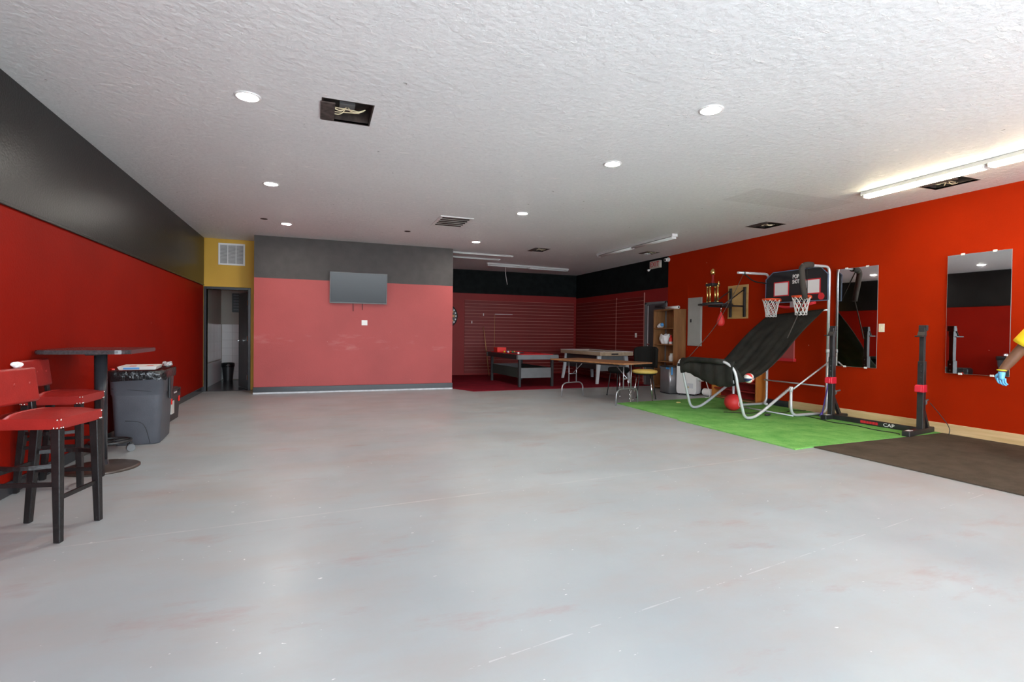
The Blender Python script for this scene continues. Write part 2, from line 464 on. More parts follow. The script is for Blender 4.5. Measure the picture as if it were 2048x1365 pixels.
def tag(o, label, cat, group=None):
    o['label'] = label; o['category'] = cat
    if group: o['group'] = group
    return o
def struct(o):
    o['kind'] = 'structure'; return o
def thing(name, label, cat, loc=(0, 0, 0), rz=0.0, group=None):
    o = bpy.data.objects.new(name, None); COL.objects.link(o)
    o.location = loc; o.rotation_euler = (0, 0, rz)
    o.empty_display_size = 0.1
    WM[o.name] = Matrix.Translation(V(loc)) @ Matrix.Rotation(rz, 4, 'Z')
    return tag(o, label, cat, group)
def copy_tree(o, parent=None):
    c = o.copy(); COL.objects.link(c)
    if parent is not None: c.parent = parent
    for ch in list(o.children): copy_tree(ch, c)
    return c
def dup(o, loc, rz, label, group=None):
    c = copy_tree(o); c.location = loc; c.rotation_euler = (0, 0, rz); c['label'] = label
    WM[c.name] = Matrix.Translation(V(loc)) @ Matrix.Rotation(rz, 4, 'Z')
    if group: c['group'] = group
    return c
def text(name, body, size, loc, right, upv, m, parent, ext=0.001, align='CENTER', sx=1.0, off=0.0):
    cu = bpy.data.curves.new(name, 'FONT'); cu.body = body; cu.size = size
    cu.align_x = align; cu.align_y = 'CENTER'; cu.extrude = ext; cu.offset = off; cu.resolution_u = 3
    t = bpy.data.objects.new(name, cu); COL.objects.link(t)
    dg = bpy.context.evaluated_depsgraph_get()
    me = bpy.data.meshes.new_from_object(t.evaluated_get(dg))
    bpy.data.objects.remove(t); bpy.data.curves.remove(cu)
    R_, U_ = V(right).normalized(), V(upv).normalized(); Nn = R_.cross(U_)
    T = Matrix((R_*sx, U_, Nn)).transposed().to_4x4(); T.translation = V(loc)
    me.transform(wm(parent).inverted() @ T)
    me.name = name; me.materials.clear(); me.materials.append(m)
    o = bpy.data.objects.new(name, me); COL.objects.link(o)
    if parent: o.parent = parent; WM[o.name] = wm(parent)
    return o
def skin(name, verts, edges, radii, mats, parent, sub=2, root=0):
    me = bpy.data.meshes.new(name); me.from_pydata([tuple(v) for v in verts], edges, [])
    o = bpy.data.objects.new(name, me); COL.objects.link(o)
    sm = o.modifiers.new('skin', 'SKIN'); sm.use_smooth_shade = True
    for i, d in enumerate(me.skin_vertices[0].data):
        r = radii[i]
        d.radius = (r, r) if not isinstance(r, tuple) else r
        d.use_root = (i == root)
    ss = o.modifiers.new('sub', 'SUBSURF'); ss.levels = sub; ss.render_levels = sub
    dg = bpy.context.evaluated_depsgraph_get()
    me2 = bpy.data.meshes.new_from_object(o.evaluated_get(dg))
    bpy.data.objects.remove(o)
    me2.transform(wm(parent).inverted()); me2.name = name
    me2.materials.clear()
    for x in (mats if isinstance(mats, list) else [mats]): me2.materials.append(x)
    for p in me2.polygons: p.use_smooth = True
    o = bpy.data.objects.new(name, me2); COL.objects.link(o)
    if parent: o.parent = parent; WM[o.name] = wm(parent)
    return o
def rotz(a): return Matrix.Rotation(a, 3, 'Z')

# ------------------------------------------------------------------ the room shell
XL, XR, H = -2.092, 7.54, 3.034
YA, YB, YC, YF = 11.769, 11.009, 14.454, -2.4
BX0, BX1 = -1.115, 2.755           # partition block
TH = 0.12

fm = MB().b2((-2.6, YF-0.1, -0.1), (XR+TH, YC+TH, 0.0))
floor = struct(fm.build('floor', FLOOR))
struct(MB().b2((-14, -16, -0.12), (20, YF-0.1, -0.02)).build('ground', CONCRETE))

# ceiling with real cut openings
HOLES = {  # x0,x1,y0,y1
    'a': (0.04, 0.415, 4.34, 4.77), 'b': (4.33, 4.66, 10.16, 10.6), 'c': (6.71, 7.03, 9.58, 9.9),
    'd': (6.65, 7.06, 6.34, 6.75), 'e': (6.69, 7.06, 3.72, 4.16), 'v': (1.84, 2.28, 8.02, 8.68)}
xs = sorted({-2.6, XR+TH, *[h[0] for h in HOLES.values()], *[h[1] for h in HOLES.values()]})
ys = sorted({YF-0.1, YC+TH, *[h[2] for h in HOLES.values()], *[h[3] for h in HOLES.values()]})
cm = MB()
for x0, x1 in zip(xs, xs[1:]):
    for y0, y1 in zip(ys, ys[1:]):
        cx, cy = (x0+x1)/2, (y0+y1)/2
        if any(h[0] < cx < h[1] and h[2] < cy < h[3] for h in HOLES.values()): continue
        cm.b2((x0, y0, H), (x1, y1, H+0.016))
bmesh.ops.remove_doubles(cm.bm, verts=cm.bm.verts[:], dist=1e-4)
struct(cm.build('ceiling', CEIL, recalc=False))

# left wall: red below, black panel band above standing slightly proud
wl = struct(MB().b2((XL-TH, YF, 0), (XL, YA+TH, H)).build('wall_left', RED_L))
band = MB().b2((XL, YF, 2.094), (XL+0.012, YA-0.001, H), 0.003)
band.b2((XL, YF, 2.09), (XL+0.02, YA-0.001, 2.118), 0.004).build('upper_band', BLACK_G, wl)
struct(MB().b2((XL, YF, 0), (XL+0.018, YA-0.03, 0.10), 0.004).build('baseboard_left', TRIMBLK))

# mustard alcove wall with doorway
DX0, DX1, DZ = -2.034, -1.298, 2.025
wa = MB().b2((XL, YA, DZ), (BX0, YA+TH, H)).b2((XL, YA, 0), (DX0, YA+TH, DZ)).b2((DX1, YA, 0), (BX0, YA+TH, DZ))
struct(wa.build('wall_alcove', YELLOW))

# middle partition block
wb = MB().m(0).b2((BX0, YB, 0), (BX1, YB+TH, 2.228)).b2((BX1-TH, YB+TH, 0), (BX1, YC, 2.228))
wb.m(1).b2((BX0, YB, 2.228), (BX1, YB+TH, H)).b2((BX1-TH, YB+TH, 2.228), (BX1, YC, H))
wb.m(2).b2((BX0, YB+TH, 0), (BX0+TH, YA+TH, H))
struct(wb.build('wall_middle', [RED_M, BLACK_M, YELLOW]))
bb = struct(MB().b2((BX0-0.012, YB-0.016, 0.03), (BX1+0.012, YB, 0.135), 0.005).b2((BX1, YB, 0.02), (BX1+0.014, YC, 0.12), 0.004)
            .build('baseboard_middle', TRIMBLK))
MB().b2((BX0-0.012, YB-0.02, 0.0), (BX1+0.012, YB, 0.032), 0.003).build('floor_strip', PRIMER, bb)

# back wall and right wall
struct_back = struct(MB().m(0).b2((BX1-TH, YC, 0), (XR+TH, YC+TH, 2.36)).m(1).b2((BX1-TH, YC-0.004, 2.36), (XR, YC+TH, H))
                     .build('wall_back', [RED_D, BLACK_B]))
wr = MB().m(0).b2((XR, YF, 0), (XR+TH, 9.94, H)).m(1).b2((XR, 9.94, 0), (XR+TH, YC+TH, 2.32))
wr.m(2).b2((XR-0.004, 9.94, 2.32), (XR+TH, YC, H))
wright = struct(wr.build('wall_right', [RED_R, RED_D, BLACK_B]))
struct(MB().b2((XR-0.02, YF, 0), (XR, 6.62, 0.135), 0.004).build('baseboard_right', CREAM))
struct(MB().b2((XR-0.018, 6.62, 0), (XR, 9.9, 0.115), 0.004).build('baseboard_rear', TRIMBLK))
# painted conduit strip
struct(MB().b2((XR-0.012, 9.24, 0.9), (XR, 9.27, 2.3), 0.003).build('trim_1', RED_R))

# slat panels: each slat its own piece, pale edge showing in the grooves
def slats(parent, lo, hi, axis, z0, z1, pitch, wallpos, stuff_rows=None):
    n = int((z1-z0)/pitch)
    g = MB()
    if axis == 'x':
        g.b2((lo, wallpos-0.004, z0), (hi, wallpos, z0+n*pitch))
    else:
        g.b2((wallpos-0.004, lo, z0), (wallpos, hi, z0+n*pitch))
    g.build('groove_backing', GROOVE, parent)
    m = MB()
    if axis == 'x': m.b2((lo, wallpos-0.018, 0.005), (hi, wallpos-0.004, pitch-0.006), 0.002)
    else: m.b2((wallpos-0.018, lo, 0.005), (wallpos-0.004, hi, pitch-0.006), 0.002)
    first = m.build('slat', RED_S, parent)
    first.location = (0, 0, z0)
    for i in range(1, n):
        c = first.copy(); COL.objects.link(c); c.location = (0, 0, z0+i*pitch)
slats(struct_back, 3.97, 7.46, 'x', 0.06, 2.17, 0.0955, YC)
slats(wright, 12.13, 14.40, 'y', 0.06, 2.17, 0.0955, XR)
slats(wright, 10.86, 12.10, 'y', 0.06, 2.17, 0.0955, XR)
ps = MB().b2((XR-0.022, 12.10, 0.06), (XR, 12.115, 2.2))
ps.b2((XR-0.022, 10.835, 0.06), (XR, 10.852, 2.26)).build('panel_strip', GROOVE, wright)

# front: open shop front behind the camera, with piers and lintel
struct(MB().b2((XL-TH, YF-0.1, 0), (-1.7, YF, H)).b2((7.1, YF-0.1, 0), (XR+TH, YF, H)).b2((-1.7, YF-0.1, 2.75), (7.1, YF, H))
       .build('wall_front', RED_R))

# ------------------------------------------------------------------ washroom through the doorway
BY, BXL = 14.35, -2.17
wbk = struct(MB().b2((BXL-TH, BY, 0), (-0.5, BY+TH, H)).build('wall_washroom_back', BATHPAINT))
wlf = struct(MB().b2((BXL-TH, YA+TH, 0), (BXL, BY, H)).build('wall_washroom_left', BATHPAINT))
struct(MB().b2((-0.5, YA+TH, 0), (-0.4, BY, H)).build('wall_washroom_right', BATHPAINT))
struct(MB().b2((BXL, YA+0.0, 0), (-0.5, BY, 0.004)).build('floor_washroom', BATHFLOOR))
def tiles(parent, x0, x1, z0, z1, tw, th, place):
    nx = max(1, round((x1-x0)/tw)); nz = max(1, round((z1-z0)/th)); tw = (x1-x0)/nx; th = (z1-z0)/nz
    MBg = MB(); place(MBg, x0, x1, z0, z1, 0.004); MBg.build('grout', GROUT, parent)
    m = MB(); place(m, x0+0.003, x0+tw-0.003, z0+0.003, z0+th-0.003, 0.012)
    f = m.build('tile', TILE, parent); k = 0
    for i in range(nx):
        for j in range(nz):
            if i == j == 0: continue
            c = f.copy(); COL.objects.link(c)
            d = place(None, i*tw, 0, j*th, 0, 0); c.location = d
def pl_back(m, a, b, c, d, t):
    if m is None: return (a, 0, c)
    m.b2((a, BY-t, c), (b, BY, d))
def pl_left(m, a, b, c, d, t):
    if m is None: return (0, a, c)
    m.b2((BXL, a, c), (BXL+t, b, d))
tiles(wbk, BXL+0.02, -1.0, 0.02, 1.36, 0.235, 0.19, pl_back)
tiles(wlf, YA+TH, BY-0.02, 0.52, 1.36, 0.4, 0.19, pl_left)
sp = MB().b2((BXL, YA+TH, 0.0), (BXL+0.02, BY-0.02, 0.5), 0.003)
sp.build('lower_panel', LIGHTGREY, wlf)

# door 1: frame and open leaf
d1 = thing('door_1', 'dark framed washroom doorway in the mustard alcove wall', 'door', (DX0, YA, 0))
d1['kind'] = 'structure'
jf = MB().b2((DX0-0.05, YA-0.016, 0), (DX0, YA+TH, DZ+0.055), 0.004)
jf.b2((DX1, YA-0.016, 0), (DX1+0.05, YA+TH, DZ+0.055), 0.004).b2((DX0, YA-0.016, DZ), (DX1, YA+TH, DZ+0.055), 0.004)
jf.build('door_frame', TRIMBLK, d1)
ang = math.atan2(12.47-(YA+TH), -1.515+1.302)
L_ = Matrix.Translation(V((DX1-0.004, YA+TH, 0))) @ Matrix.Rotation(ang, 4, 'Z')
lf = MB().box((0.36, 0, 1.01), (0.70, 0.036, 1.99), None, 0.003, 1, L_).build('door_leaf', DOORPAINT, d1)
hd = MB()
hd.cyl(L_ @ V((0.655, 0.018, 1.0)), L_ @ V((0.655, 0.03, 1.0)), 0.028)
hd.cyl(L_ @ V((0.655, 0.03, 1.0)), L_ @ V((0.655, 0.07, 1.0)), 0.01)
hd.cyl(L_ @ V((0.655, 0.066, 1.0)), L_ @ V((0.53, 0.066, 1.0)), 0.009)
hd.cyl(L_ @ V((0.655, -0.018, 1.0)), L_ @ V((0.655, -0.07, 1.0)), 0.012)
hd.cyl(L_ @ V((0.655, -0.066, 1.0)), L_ @ V((0.53, -0.066, 1.0)), 0.009)
hd.build('door_handle', CHROME, lf)
MB().box((0.705, 0, 1.0), (0.006, 0.024, 0.14), None, 0, 1, L_).build('latch_plate', GOLD, lf)
for z in (0.25, 1.05, 1.78):
    MB().box((0.005, 0.02, z), (0.03, 0.012, 0.10), None, 0.002, 1, L_).build('hinge', CHROME, lf)
struct(MB().b2((XL, YA-0.03, 0), (BX0, YA+TH, 0.008), 0.002).build('trim_2', BATHFLOOR))

t = thing('wall_notice_frame', 'dark framed notice on the washroom back wall', 'frame', (-1.75, BY, 1.8))
MB().b2((-1.93, BY-0.03, 1.66), (-1.5, BY, 2.12), 0.004).build('frame', BLACKPL, t)
g = MB()
for i in range(6):
    g.b2((-1.9, BY-0.034, 1.71+i*0.07), (-1.53, BY-0.029, 1.735+i*0.07))
g.build('printed_rows', GREYPANEL, t)['kind'] = 'stuff'

t = thing('waste_bin', 'black bag-lined waste bin in the washroom corner', 'bin', (-1.985, 14.13, 0.004))
MB().lathe((-1.985, 14.13, 0.004), [(0.10, 0), (0.10, 0.005), (0.135, 0.40), (0.135, 0.41), (0.12, 0.41), (0.095, 0.06)], 20).build('bin_body', BLACKPL, t)
MB().lathe((-1.985, 14.13, 0.004), [(0.138, 0.33), (0.145, 0.36), (0.142, 0.425), (0.125, 0.43), (0.115, 0.3)], 18, cap=False).build('liner', BAG, t)

# ------------------------------------------------------------------ door 2 (exit door in the right wall)
d2 = thing('door_2', 'dark grey exit door in the slatted right wall', 'door', (XR, 10.36, 0))
d2['kind'] = 'structure'
MB().b2((XR-0.03, 9.95, 0), (XR, 10.02, 2.01), 0.004).b2((XR-0.03, 10.72, 0), (XR, 10.80, 2.01), 0.004).b2((XR-0.03, 9.95, 1.96), (XR, 10.80, 2.01), 0.004).build('door_frame', GREYPANEL, d2)
lf2 = MB().b2((XR-0.02, 10.02, 0.01), (XR, 10.72, 1.96), 0.003).build('door_leaf', DOORPAINT, d2)
MB().b2((XR-0.07, 10.07, 1.86), (XR-0.02, 10.34, 1.92), 0.006).build('door_closer', BLACKMET, lf2)
MB().b2((XR-0.03, 10.655, 0.95), (XR-0.021, 10.672, 1.93)).build('edge_gap_light', WHITEMET, lf2)  # white strip standing in for light through the door edge gap
MB().cyl((XR-0.02, 10.62, 1.0), (XR-0.07, 10.62, 1.0), 0.012).b2((XR-0.075, 10.52, 0.985), (XR-0.06, 10.63, 1.015), 0.004).build('door_handle', CHROME, lf2)

# ------------------------------------------------------------------ ceiling fittings
lights = [((-0.51, 4.534), 'lit round recessed ceiling light above the red bar stools, nearest on the left'),
          ((-0.536, 7.107), 'lit round recessed ceiling light, second from camera in the left row'),
          ((-0.485, 9.647), 'lit round recessed ceiling light close to the charcoal partition top, left row'),
          ((2.954, 3.386), 'lit round recessed ceiling light nearest the camera in the right row'),
          ((2.933, 4.837), 'lit round recessed ceiling light, second from camera in the right row'),
          ((2.899, 7.333), 'lit round recessed ceiling light, third from camera in the right row'),
          ((2.96, 9.983), 'lit round recessed ceiling light farthest back, near the partition corner')]
for (x, y), lab in lights:
    t = thing('recessed_light', lab, 'ceiling light', (x, y, H), 0, 'recessed ceiling lights')
    MB().lathe((x, y, H), [(0.098, 0), (0.096, -0.006), (0.078, -0.009), (0.072, -0.003), (0.072, 0.0)], 28, cap=False).build('trim_ring', WHITEMET, t)
    MB().lathe((x, y, H), [(0.073, -0.001), (0.072, -0.006), (0.04, -0.011), (0.003, -0.012)], 24).build('lens', LAMP, t)

def opening(key, label, seed):
    x0, x1, y0, y1 = HOLES[key]; rnd = random.Random(seed)
    cx, cy = (x0+x1)/2, (y0+y1)/2
    t = thing('ceiling_opening', label, 'ceiling opening', (cx, cy, H), 0, 'open electrical holes in the ceiling')
    d = 0.13
    b = MB().b2((x0-0.01, y0-0.01, H+d), (x1+0.01, y1+0.01, H+d+0.01))
    for lo, hi in (((x0-0.012, y0-0.012), (x0, y1+0.012)), ((x1, y0-0.012), (x1+0.012, y1+0.012)),
                   ((x0, y0-0.012), (x1, y0)), ((x0, y1), (x1, y1+0.012))):
        b.b2((*lo, H-0.001), (*hi, H+d))
    b.build('recess_box', DARKHOLE, t)
    w, l = x1-x0, y1-y0
    MB().b2((x0-0.02, y0+0.05, H-0.012), (x0+0.24*w, y1-0.03, H-0.002)).build('torn_flap', TORN_GAP, t)
    MB().b2((cx-0.06, cy-0.06, H+0.04), (cx+0.06, cy+0.06, H+d)).build('junction_box', GREYPANEL, t)
    for k in range(4):
        a = rnd.uniform(-0.5, 0.5) + (0 if k % 2 else PI)
        ex, ey = math.cos(a)*rnd.uniform(0.1, 0.17), math.sin(a)*0.12 + rnd.uniform(-0.05, 0.05)
        MB().tube([(cx, cy, H+0.05), (cx+ex*0.3, cy+ey*0.5, H-0.012), (cx+ex*0.8, cy+ey, H+0.004), (cx+ex, cy+ey*1.1, H+0.016)], 0.0045, 6, 0.05).build('wire', WIRE, t)
    for s_ in (-1, 1):
        MB().box((cx, cy+s_*0.03, H+0.012), (0.2, 0.014, 0.004), rotz(rnd.uniform(-0.2, 0.2))).build('mounting_strap', WIRE, t)
opening('a', 'dark square ceiling hole with loose wires, nearest the camera on the left', 1)
opening('b', 'dark square ceiling hole with wires above the far pool table area', 2)
opening('c', 'small dark ceiling hole with wires close to the exit sign', 3)
opening('d', 'dark square ceiling hole above the basketball hoop game', 4)
opening('e', 'dark square ceiling hole with wires beside the lit fluorescent tubes', 5)

x0, x1, y0, y1 = HOLES['v']
t = thing('ceiling_vent', 'white slatted air return grille set in the ceiling', 'vent', ((x0+x1)/2, (y0+y1)/2, H))
b = MB().b2((x0-0.05, y0-0.05, H-0.012), (x0, y1+0.05, H), 0.003).b2((x1, y0-0.05, H-0.012), (x1+0.05, y1+0.05, H), 0.003)
b.b2((x0, y0-0.05, H-0.012), (x1, y0, H), 0.003).b2((x0, y1, H-0.012), (x1, y1+0.05, H), 0.003).build('frame', WHITEMET, t)
b = MB().b2((x0-0.005, y0-0.005, H+0.08), (x1+0.005, y1+0.005, H+0.09))
for lo, hi in (((x0-0.01, y0-0.01), (x0, y1+0.01)), ((x1, y0-0.01), (x1+0.01, y1+0.01)), ((x0, y0-0.01), (x1, y0)), ((x0, y1), (x1, y1+0.01))):
    b.b2((*lo, H), (*hi, H+0.08))
b.build('duct', DARKHOLE, t)
sl = None
for i in range(5):
    yy = y0+0.066+i*(y1-y0)/5
    if sl is None:
        sl = MB().box(((x0+x1)/2, yy, H+0.004), (x1-x0, 0.06, 0.004), Matrix.Rotation(1.0, 3, 'X')).build('louvre', TORN_GAP, t); y_first = yy  # louvres coloured dark to paint the shade of gaps between the white bars
    else:
        c = sl.copy(); COL.objects.link(c); c.location = (0, yy-y_first, 0)
for i in range(4):
    MB().b2((x0, y0+0.122+i*(y1-y0)/5, H-0.011), (x1, y0+0.142+i*(y1-y0)/5, H-0.004)).build('crossbar', WHITEMET, t)

for (x, y), lab in (((-0.807, 9.368), 'small round black ceiling hole in front of the mustard alcove'), ((1.522, 9.461), 'small round black ceiling hole over the middle partition')):
    o = MB().lathe((x, y, H), [(0.055, 0), (0.055, -0.004), (0.045, -0.006), (0.04, -0.002), (0.003, -0.002)], 18).build('ceiling_hole_disc', DARKHOLE)  # flat disc, its dark colour stands for the shade inside a hole
    tag(o, lab, 'ceiling hole', 'small dark discs for ceiling holes')

def batten(name, label, p0, p1, lit, two=True, joint=False, cat='strip light', hw=0.115):
    p0, p1 = V((*p0, H)), V((*p1, H)); d = (p1-p0); Ln = d.length; d.normalize(); n = V((-d.y, d.x, 0))
    c = (p0+p1)/2; a = math.atan2(d.y, d.x)
    t = thing(name, label, cat, c, a)
    MB().box((0, 0, -0.022 if two else -0.008), (Ln, hw, 0.044 if two else 0.016), None, 0.004).build('housing', FIXTURE, t, world=False)
    segs = [(-Ln/2+0.02, -0.015), (0.015, Ln/2-0.02)] if joint else [(-Ln/2+0.02, Ln/2-0.02)]
    for q in ((-0.032, 0.032) if two else (0,)):
        for s0, s1 in segs:
            MB().cyl((s0+0.015, q, -0.066 if two else -0.026), (s1-0.015, q, -0.066 if two else -0.026), 0.0165 if two else 0.011, seg=12).build('tube', TUBE_ON if lit else TUBE_OFF, t, world=False)
    for s0, s1 in segs:
        for e, sg in ((s0, 1), (s1, -1)):
            MB().box((e+sg*0.006, 0, -0.062 if two else -0.022), (0.016, hw*.85, 0.042 if two else 0.03), None, 0.003).build('lamp_holder', WHITEMET, t, world=False)
    for e in (-1, 1):
        MB().box((e*Ln/2, 0, -0.024 if two else -0.01), (0.012, hw+.003, 0.05 if two else 0.02), None, 0.003).build('end_cap', WHITEMET, t, world=False)
    return t
batten('strip_light', 'long lit fluorescent tube fixture along the right ceiling edge', (6.40, 4.58), (6.34, 1.98), True, True, True)
batten('strip_light', 'unlit white fluorescent fixture on the ceiling toward the exit sign', (5.93, 10.3), (5.98, 7.72), False, True, True)
tb = batten('strip_light', 'unlit fluorescent fixture across the far ceiling with a hanging pull cord', (4.1, 12.8), (6.54, 13.07), False, True, True, hw=0.09)
MB().tube([V((4.62, 12.86, H-0.05)), V((4.63, 12.86, 2.75)), V((4.68, 12.86, 2.5))], 0.006, 5, 0.1).build('pull_cord', WHITE, tb, world=True)
batten('strip_light', 'thin unlit strip light just past the partition corner, front of two', (2.775, 11.36), (4.29, 11.42), False, False, hw=0.035)
batten('strip_light', 'thin unlit strip light just past the partition corner, rear of two', (2.775, 12.02), (4.2, 12.09), False, False, hw=0.03)

# ------------------------------------------------------------------ wall fittings, left and middle
t = thing('wall_vent', 'white three-panel return air grille on the mustard wall', 'vent', (-1.594, YA, 2.52))
b = MB()
for lo, hi in (((-1.832, 2.518), (-1.8, 2.953)), ((-1.388, 2.518), (-1.356, 2.953)), ((-1.8, 2.518), (-1.388, 2.553)), ((-1.8, 2.918), (-1.388, 2.953))):
    b.b2((lo[0], YA-0.018, lo[1]), (hi[0], YA, hi[1]), 0.003)
b.build('frame', WHITEMET, t)
MB().b2((-1.8, YA-0.004, 2.553), (-1.388, YA-0.001, 2.918)).build('backing', GREYPANEL, t)
for x in (-1.672, -1.524):
    MB().b2((x, YA-0.017, 2.553), (x+0.014, YA, 2.918)).build('mullion', WHITEMET, t)
sl = MB().box((-1.594, YA-0.010, 0), (0.412, 0.012, 0.003), Matrix.Rotation(0.7, 3, 'X')).build('louvre', WHITEMET, t)
sl.location = (0, 0, 2.52+0.045)
for i in range(1, 22):
    c = sl.copy(); COL.objects.link(c); c.location = (0, 0, 2.52+0.045+i*0.0165)

t = thing('television', 'flat wall-mounted television with a dull blank screen', 'television', (0.797, YB, 1.79))
# tilt: top edge forward
TR = Matrix.Translation(V((0.797, YB-0.075, 2.095))) @ Matrix.Rotation(math.radians(8.0), 4, 'X')
MB().box((0, 0.0, 0), (1.11, 0.035, 0.62), None, 0.006, 1, TR).build('case', BLACKPL, t)
MB().box((0, -0.0185, 0.006), (1.085, 0.003, 0.585), None, 0, 1, TR).build('screen', SCREEN, t)
fr = MB()
for c, d in (((0, -0.019, 0.303), (1.11, 0.006, 0.012)), ((0, -0.019, -0.299), (1.11, 0.008, 0.022)), ((-0.549, -0.019, 0), (0.012, 0.006, 0.6)), ((0.549, -0.019, 0), (0.012, 0.006, 0.6))):
    fr.box(c, d, None, 0, 1, TR)
fr.build('bezel', GREYPANEL, t)
MB().b2((0.45, YB-0.055, 1.95), (1.1, YB, 2.2)).build('wall_bracket', BLACKMET, t)
for x, zz in ((0.69, 1.63), (0.87, 1.66)):
    MB().tube([(x, YB-0.05, 1.85), (x, YB-0.012, 1.78), (x+0.004, YB-0.012, zz)], 0.005, 6, 0.03).build('release_cord', BLACKCORD, t)

def plate(name, label, cat, c, w, h, n, m=WHITE, kind='outlet'):
    """wall plate: n='y' on a wall facing -y, n='x' on a wall facing -x"""
    x, y, z = c
    t = thing(name, label, cat, c)
    if n == 'y':
        MB().b2((x-w/2, y-0.007, z-h/2), (x+w/2, y, z+h/2), 0.003).build('cover', m, t)
        for s_ in (-1, 1): MB().b2((x+s_*w*0.22-0.016, y-0.009, z-0.03), (x+s_*w*0.22+0.016, y-0.006, z+0.03), 0.001).build('socket', m, t)
    else:
        MB().b2((x-0.007, y-w/2, z-h/2), (x, y+w/2, z+h/2), 0.003).build('cover', m, t)
        MB().b2((x-0.013, y-0.007, z-0.014), (x-0.006, y+0.007, z+0.014), 0.001).build('toggle', m, t)
    return t
plate('wall_outlet', 'square white outlet plate on the red middle wall under the television', 'outlet', (0.917, YB, 1.402), 0.115, 0.105, 'y')
plate('light_switch', 'ivory switch plate on the red wall right of the tall mirror', 'switch', (XR, 5.10, 1.36), 0.082, 0.12, 'x', IVORY)
plate('light_switch', 'small white switch plate on the dark slatted wall before the exit door', 'switch', (XR-0.018, 11.17, 1.21), 0.08, 0.115, 'x', WHITE)

# ------------------------------------------------------------------ right wall fittings
def mirror(y0, y1, z0, z1, label, turn=2.95):
    t = thing('wall_mirror', label, 'mirror', (XR, (y0+y1)/2, z0))
    d = math.radians(turn); w = y1-y0
    # far edge stands a little proud of the wall
    T = Matrix.Translation(V((XR-0.003, y0, 0))) @ Matrix.Rotation(d, 4, 'Z')
    MB().box((-0.004, w/2, (z0+z1)/2), (0.006, w, z1-z0), None, 0, 1, T).build('backing', MIRRORBK, t)
    MB().poly([T @ V((-0.0075, 0.002, z0+0.002)), T @ V((-0.0075, w-0.002, z0+0.002)), T @ V((-0.0075, w-0.002, z1-0.002)), T @ V((-0.0075, 0.002, z1-0.002))]).build('glass', MIRROR, t)
    for f in (0.25, 0.75):
        for z in (z0, z1):
            MB().box((-0.004, w*f, z), (0.018, 0.04, 0.026), None, 0.003, 1, T).build('clip', WHITE, t)
    return t
mirror(5.16, 5.775, 0.78, 2.262, 'frameless tall wall mirror behind the hoop game, next to the ivory switch')
mirror(3.626, 4.266, 0.782, 2.268, 'frameless tall wall mirror nearest the person in the yellow shirt')

t = thing('breaker_panel', 'tall flat grey electrical panel door on the red wall', 'electrical panel', (XR, 9.0, 1.0))
MB().b2((XR-0.03, 8.79, 1.0), (XR, 9.215, 2.025), 0.006).build('panel_case', PANELGREY, t)
MB().b2((XR-0.036, 8.81, 1.03), (XR-0.03, 9.195, 2.0), 0.002).build('panel_door', PANELGREY, t)
MB().b2((XR-0.048, 9.08, 1.50), (XR-0.036, 9.12, 1.57), 0.003).build('latch', BLACKPL, t)

t = thing('exit_sign', 'white lit-style EXIT sign with red letters high on the black band', 'sign', (XR-0.02, 10.37, 2.81))
MB().b2((XR-0.07, 10.18, 2.80), (XR-0.005, 10.57, 2.975), 0.006).build('sign_case', mat('aged_sign_white', (0.55, 0.49, 0.42), .5), t)
text('lettering', 'EXIT', 0.165, (XR-0.071, 10.375, 2.888), (0, -1, 0), (0, 0, 1), REDPRINT, t, 0.0015)
MB().sph((XR-0.06, 10.62, 2.78), 0.03).cyl((XR-0.03, 10.58, 2.80), (XR-0.06, 10.62, 2.78), 0.012).build('lamp_head', WHITE, t)

t = thing('dome_camera', 'small white round security camera where black band meets red wall', 'camera', (XR, 9.93, 2.95))
MB().cyl((XR, 9.93, 2.95), (XR-0.03, 9.93, 2.95), 0.05).build('base', WHITE, t)
MB().cyl((XR-0.03, 9.93, 2.95), (XR-0.12, 9.91, 2.93), 0.036).build('housing', WHITE, t)
MB().cyl((XR-0.12, 9.91, 2.93), (XR-0.125, 9.909, 2.929), 0.028).build('lens', BLACKPL, t)

# painted-over recess with a ledge behind the ramp
t = thing('wall_hatch', 'lighter red painted hatch with ledge on the wall behind the ramp', 'hatch', (XR, 6.67, 0.8))
MB().b2((XR-0.025, 6.53, 0.84), (XR, 6.84, 1.27), 0.004).build('hatch_cover', RED_M, t)
MB().b2((XR-0.06, 6.50, 0.80), (XR, 6.86, 0.85), 0.004).build('ledge', REDPRINT, t)

# ------------------------------------------------------------------ floor coverings
def slab(name, pts, z0, z1, m):
    return MB().prism([(x, y, z0) for x, y in pts], (0, 0, z1-z0)).build(name, m)
tag(slab('rug', [(2.78, 11.05), (3.07, 10.40), (5.745, 10.5), (7.51, 10.55), (7.51, 14.42), (2.78, 14.42)], 0.001, 0.012, CARPET),
    'dark red carpet under the pool and air hockey tables at the back', 'carpet')
tag(slab('turf_mat', [(4.90, 6.14), (7.50, 6.22), (7.50, 8.17), (4.98, 7.94)], 0.001, 0.014, TURF), 'bright green artificial turf piece, the far one of two', 'turf')
tag(slab('turf_mat', [(4.83, 4.155), (5.09, 4.185), (6.62, 4.25), (7.50, 4.30), (7.50, 6.215), (4.85, 6.135)], 0.001, 0.014, TURF), 'bright green artificial turf piece, near one bordering the black mat', 'turf')
tag(slab('rubber_mat', [(5.13, 4.175), (5.165, 1.5), (7.50, 1.5), (7.50, 4.285), (6.62, 4.235)], 0.001, 0.013, RUBBER), 'dark brown-black rubber gym mat along the right wall', 'mat')

